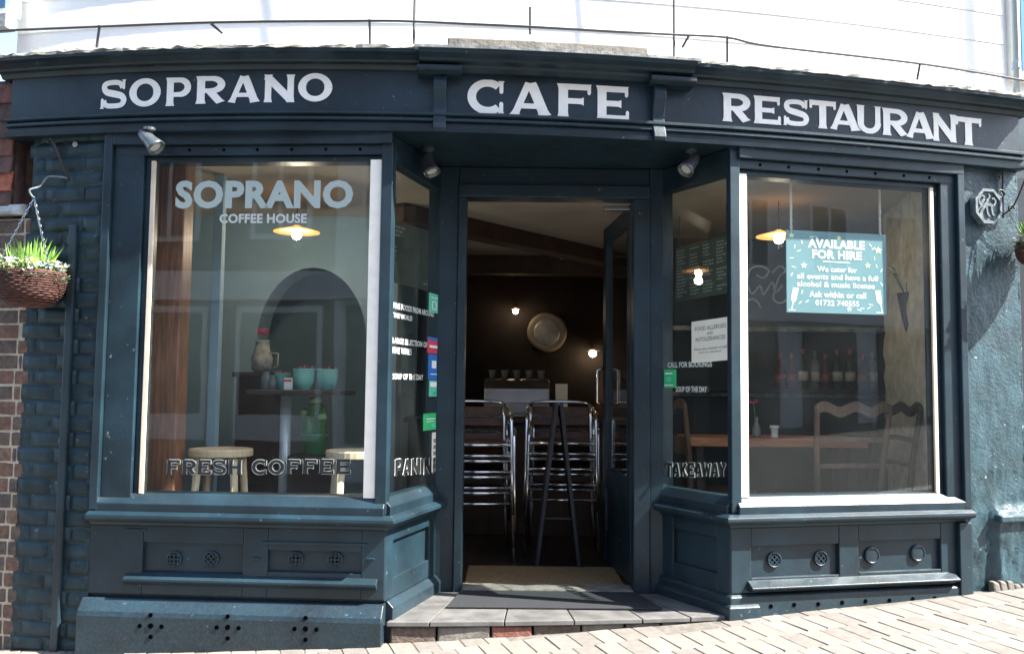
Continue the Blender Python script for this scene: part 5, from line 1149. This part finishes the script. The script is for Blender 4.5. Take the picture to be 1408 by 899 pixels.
MB().tube(catmull([w1.lerp(w0, .05), w1.lerp(hk, .35) + Vector((0, 0, -.01)), w1.lerp(hk, .75) + Vector((0, 0, .05)), hk + Vector((-.02, 0, -.012))], 6), .005).build('scroll', M['iron'], br2, smooth=True)
for c0_, rr in ((w0.lerp(w1, .6) + Vector((-.02, -.012, 0)), .03), (w0.lerp(w1, .85) + Vector((.03, -.02, .0)), .022), (w0.lerp(w1, .3) + Vector((-.03, -.012, 0)), .028)):
    MB().tube([c0_ + Vector((PF.t.x * math.cos(a * .35), PF.t.y * math.cos(a * .35), math.sin(a * .35))) * rr * (1 - a / 26) for a in range(24)], .004, 6).build('scroll', M['iron'], br2, smooth=True)
# octagonal cast plaque
s_, z_ = PF.hit(1358, 284, .03); pq = tag(empty('wall_plaque', PF.P(s_, 0, z_ - .09)), 'octagonal grey cast iron plaque with raised figure on the rendered pier', 'plaque')
n3 = Vector((PF.n.x, PF.n.y, 0)); Rr = .092
def oct_(m, r0, r1, d0, d1):
    rs_ = []
    for r_, d_ in ((r0, d0), (r1, d0), (r1, d1), (r0, d1)): rs_.append([PF.P(s_ + r_ * math.cos(R(22.5 + 45 * i)), d_, z_ + r_ * 1.08 * math.sin(R(22.5 + 45 * i))) for i in range(8)])
    return m.rings(rs_, close=True)
oct_(MB(), Rr * .84, Rr, .0, .040).build('rim', M['grey_iron'], pq)
m = MB(); m.prism([(Rr * .86 * math.cos(R(22.5 + 45 * i)), Rr * .86 * 1.08 * math.sin(R(22.5 + 45 * i))) for i in range(8)], lambda p, k: PF.P(s_ + p[0], 0 if k == 0 else .026, z_ + p[1])); m.build('plate', M['grey_iron'], pq)
Rl = [([(-.045, -.03), (-.02, .0), (.01, .01), (.035, .0)], .014), ([(.03, .0), (.048, .025), (.04, .045), (.025, .04)], .009), ([(-.035, -.01), (-.05, -.045), (-.035, -.06)], .009), ([(-.01, .005), (-.005, -.035), (.01, -.055)], .009), ([(.02, .0), (.03, -.04), (.045, -.05)], .009), ([(-.045, .0), (-.06, .03), (-.04, .055), (-.02, .045)], .007), ([(-.01, .03), (.01, .05), (.005, .065)], .008)]
m = MB()
for P, wd in Rl: ribbon(m, [(v.x, v.y) for v in catmull([(a, b, 0) for a, b in P], 4)], wd, lambda u, v, k: PF.P(s_ + u, .026 + k, z_ + v), 0, .009)
m.build('relief_figure', M['grey_iron'], pq)

# --- cables and pegs along the white wall
def run_pts(P, off): return [on(x, y, off) for x, y in P]
def cable(P, off, r_, lab, posts=()):
    e = tag(empty('cable_run', on(*P[len(P) // 2], off)), lab, 'cable'); q = run_pts(P, off); MB().tube(catmull(q, 6), r_, 6).build('cable', M['cable'], e)
    for (x0, y0, x1, y1) in posts:
        a = on(x0, y0, off); b = on(x1, y1, off - .02); MB().tube([a, b], .0065, 6).build('peg', M['cable'], e)
    return e
cable([(-10, 43), (137, 37), (300, 31), (508, 29), (569, 30), (640, 33), (727, 37), (850, 44), (927, 48), (1000, 52), (1060, 64), (1265, 88), (1408, 111)], .10, .006, 'dark cable strung on pegs along the white boarded wall',
      [(137, 35, 133, 66), (508, 27, 509, 63), (290, 33, 306, 46), (729, 10, 729, 48), (1000, 50, 1000, 86), (947, 50, 938, 66), (1265, 88, 1261, 110)])
for px_, yb, lab in ((569, 62, 'thin dark rod rising beside the end of the fascia hood above the word cafe start'), (927, 74, 'thin dark rod rising above the end of the word cafe')):
    a = on(px_, yb, .08); b = on(px_ - .2, -40, .08); b.z = 4.6; b.x, b.y = a.x, a.y
    tag(MB().tube([a - Vector((0, 0, .05)), b], .0065, 8).build('wall_rod', M['cable'], origin=a), lab, 'rod')
a = on(1398, 130, .02); dp = tag(empty('downpipe', a), 'pale blue grey downpipe at the end of the white boarded wall', 'pipe')
MB().tube([a + Vector((0, 0, -.02)), Vector((a.x, a.y, 4.8))], .016, 12).build('pipe', M['pipe_grey'], dp, smooth=True)
MB().lathe([(.024, 0), (.024, .03)], a + Vector((0, 0, .14)), 12).build('collar', M['pipe_grey'], dp)

# ================================================================== OPPOSITE SIDE OF THE STREET (seen only in the glass)
def terrace(x0, x1, y, h, wm, lab, seed, shop=True):
    rg = random.Random(seed); b = tag(empty('terrace_house', ((x0 + x1) / 2, y, ground_z((x0 + x1) / 2) - .13)), lab, 'house', 'houses across the street')
    MB().box(x0, x1, y - 5, y, -1.2, h).build('wall', wm, b)
    MB().prism([(y + .25, h), (y - 2.5, h + 1.9), (y - 5.2, h)], lambda p, k: Vector((x0 - .01 if k == 0 else x1 + .01, p[0], p[1]))).build('roof', M['opp_roof'], b)
    MB().box(x0, x1, y, y + .12, 2.55, 3.0).build('fascia', M['opp_white'], b)
    n = max(2, int((x1 - x0) / 1.7))
    for i in range(n):
        c = x0 + (i + .5) * (x1 - x0) / n
        f_ = MB().box(c - .5, c + .5, y, y + .06, 3.5, 4.9).build('window', M['opp_white'], b); MB().box(c - .42, c + .42, y + .0605, y + .064, 3.58, 4.82).build('pane', M['opp_glass'], f_); MB().box(c - .03, c + .03, y + .0645, y + .075, 3.58, 4.82).build('glazing_bar', M['opp_white'], f_)
        g_ = MB().box(c - .7, c + .7, y, y + .05, .35, 2.45).build('shopfront', M['opp_white'] if seed % 2 else M['wood_dark'], b); MB().box(c - .62, c + .62, y + .0505, y + .054, .75, 2.35).build('pane', M['opp_glass'], g_)
    return b
terrace(-9.5, -3.9, -5.2, 6.2, M['opp_brick'], 'brick house across the street with white shop fascia', 1)
terrace(-3.88, 1.6, -5.0, 5.7, M['opp_wall'], 'rendered house across the street with dark shopfront', 2)
terrace(8.52, 14.6, -5.1, 6.0, M['opp_wall'], 'pale house across the street past the wide brick house', 4)
terrace(14.62, 24, -5.2, 6.6, M['opp_brick'], 'last brick house across the street up the hill', 5)
terrace(-17, -9.52, -5.0, 6.0, M['opp_wall'], 'first pale house across the street down the hill', 6)
terrace(1.62, 8.5, -5.3, 6.4, M['opp_brick'], 'wide brick house across the street by the sunny end', 3)
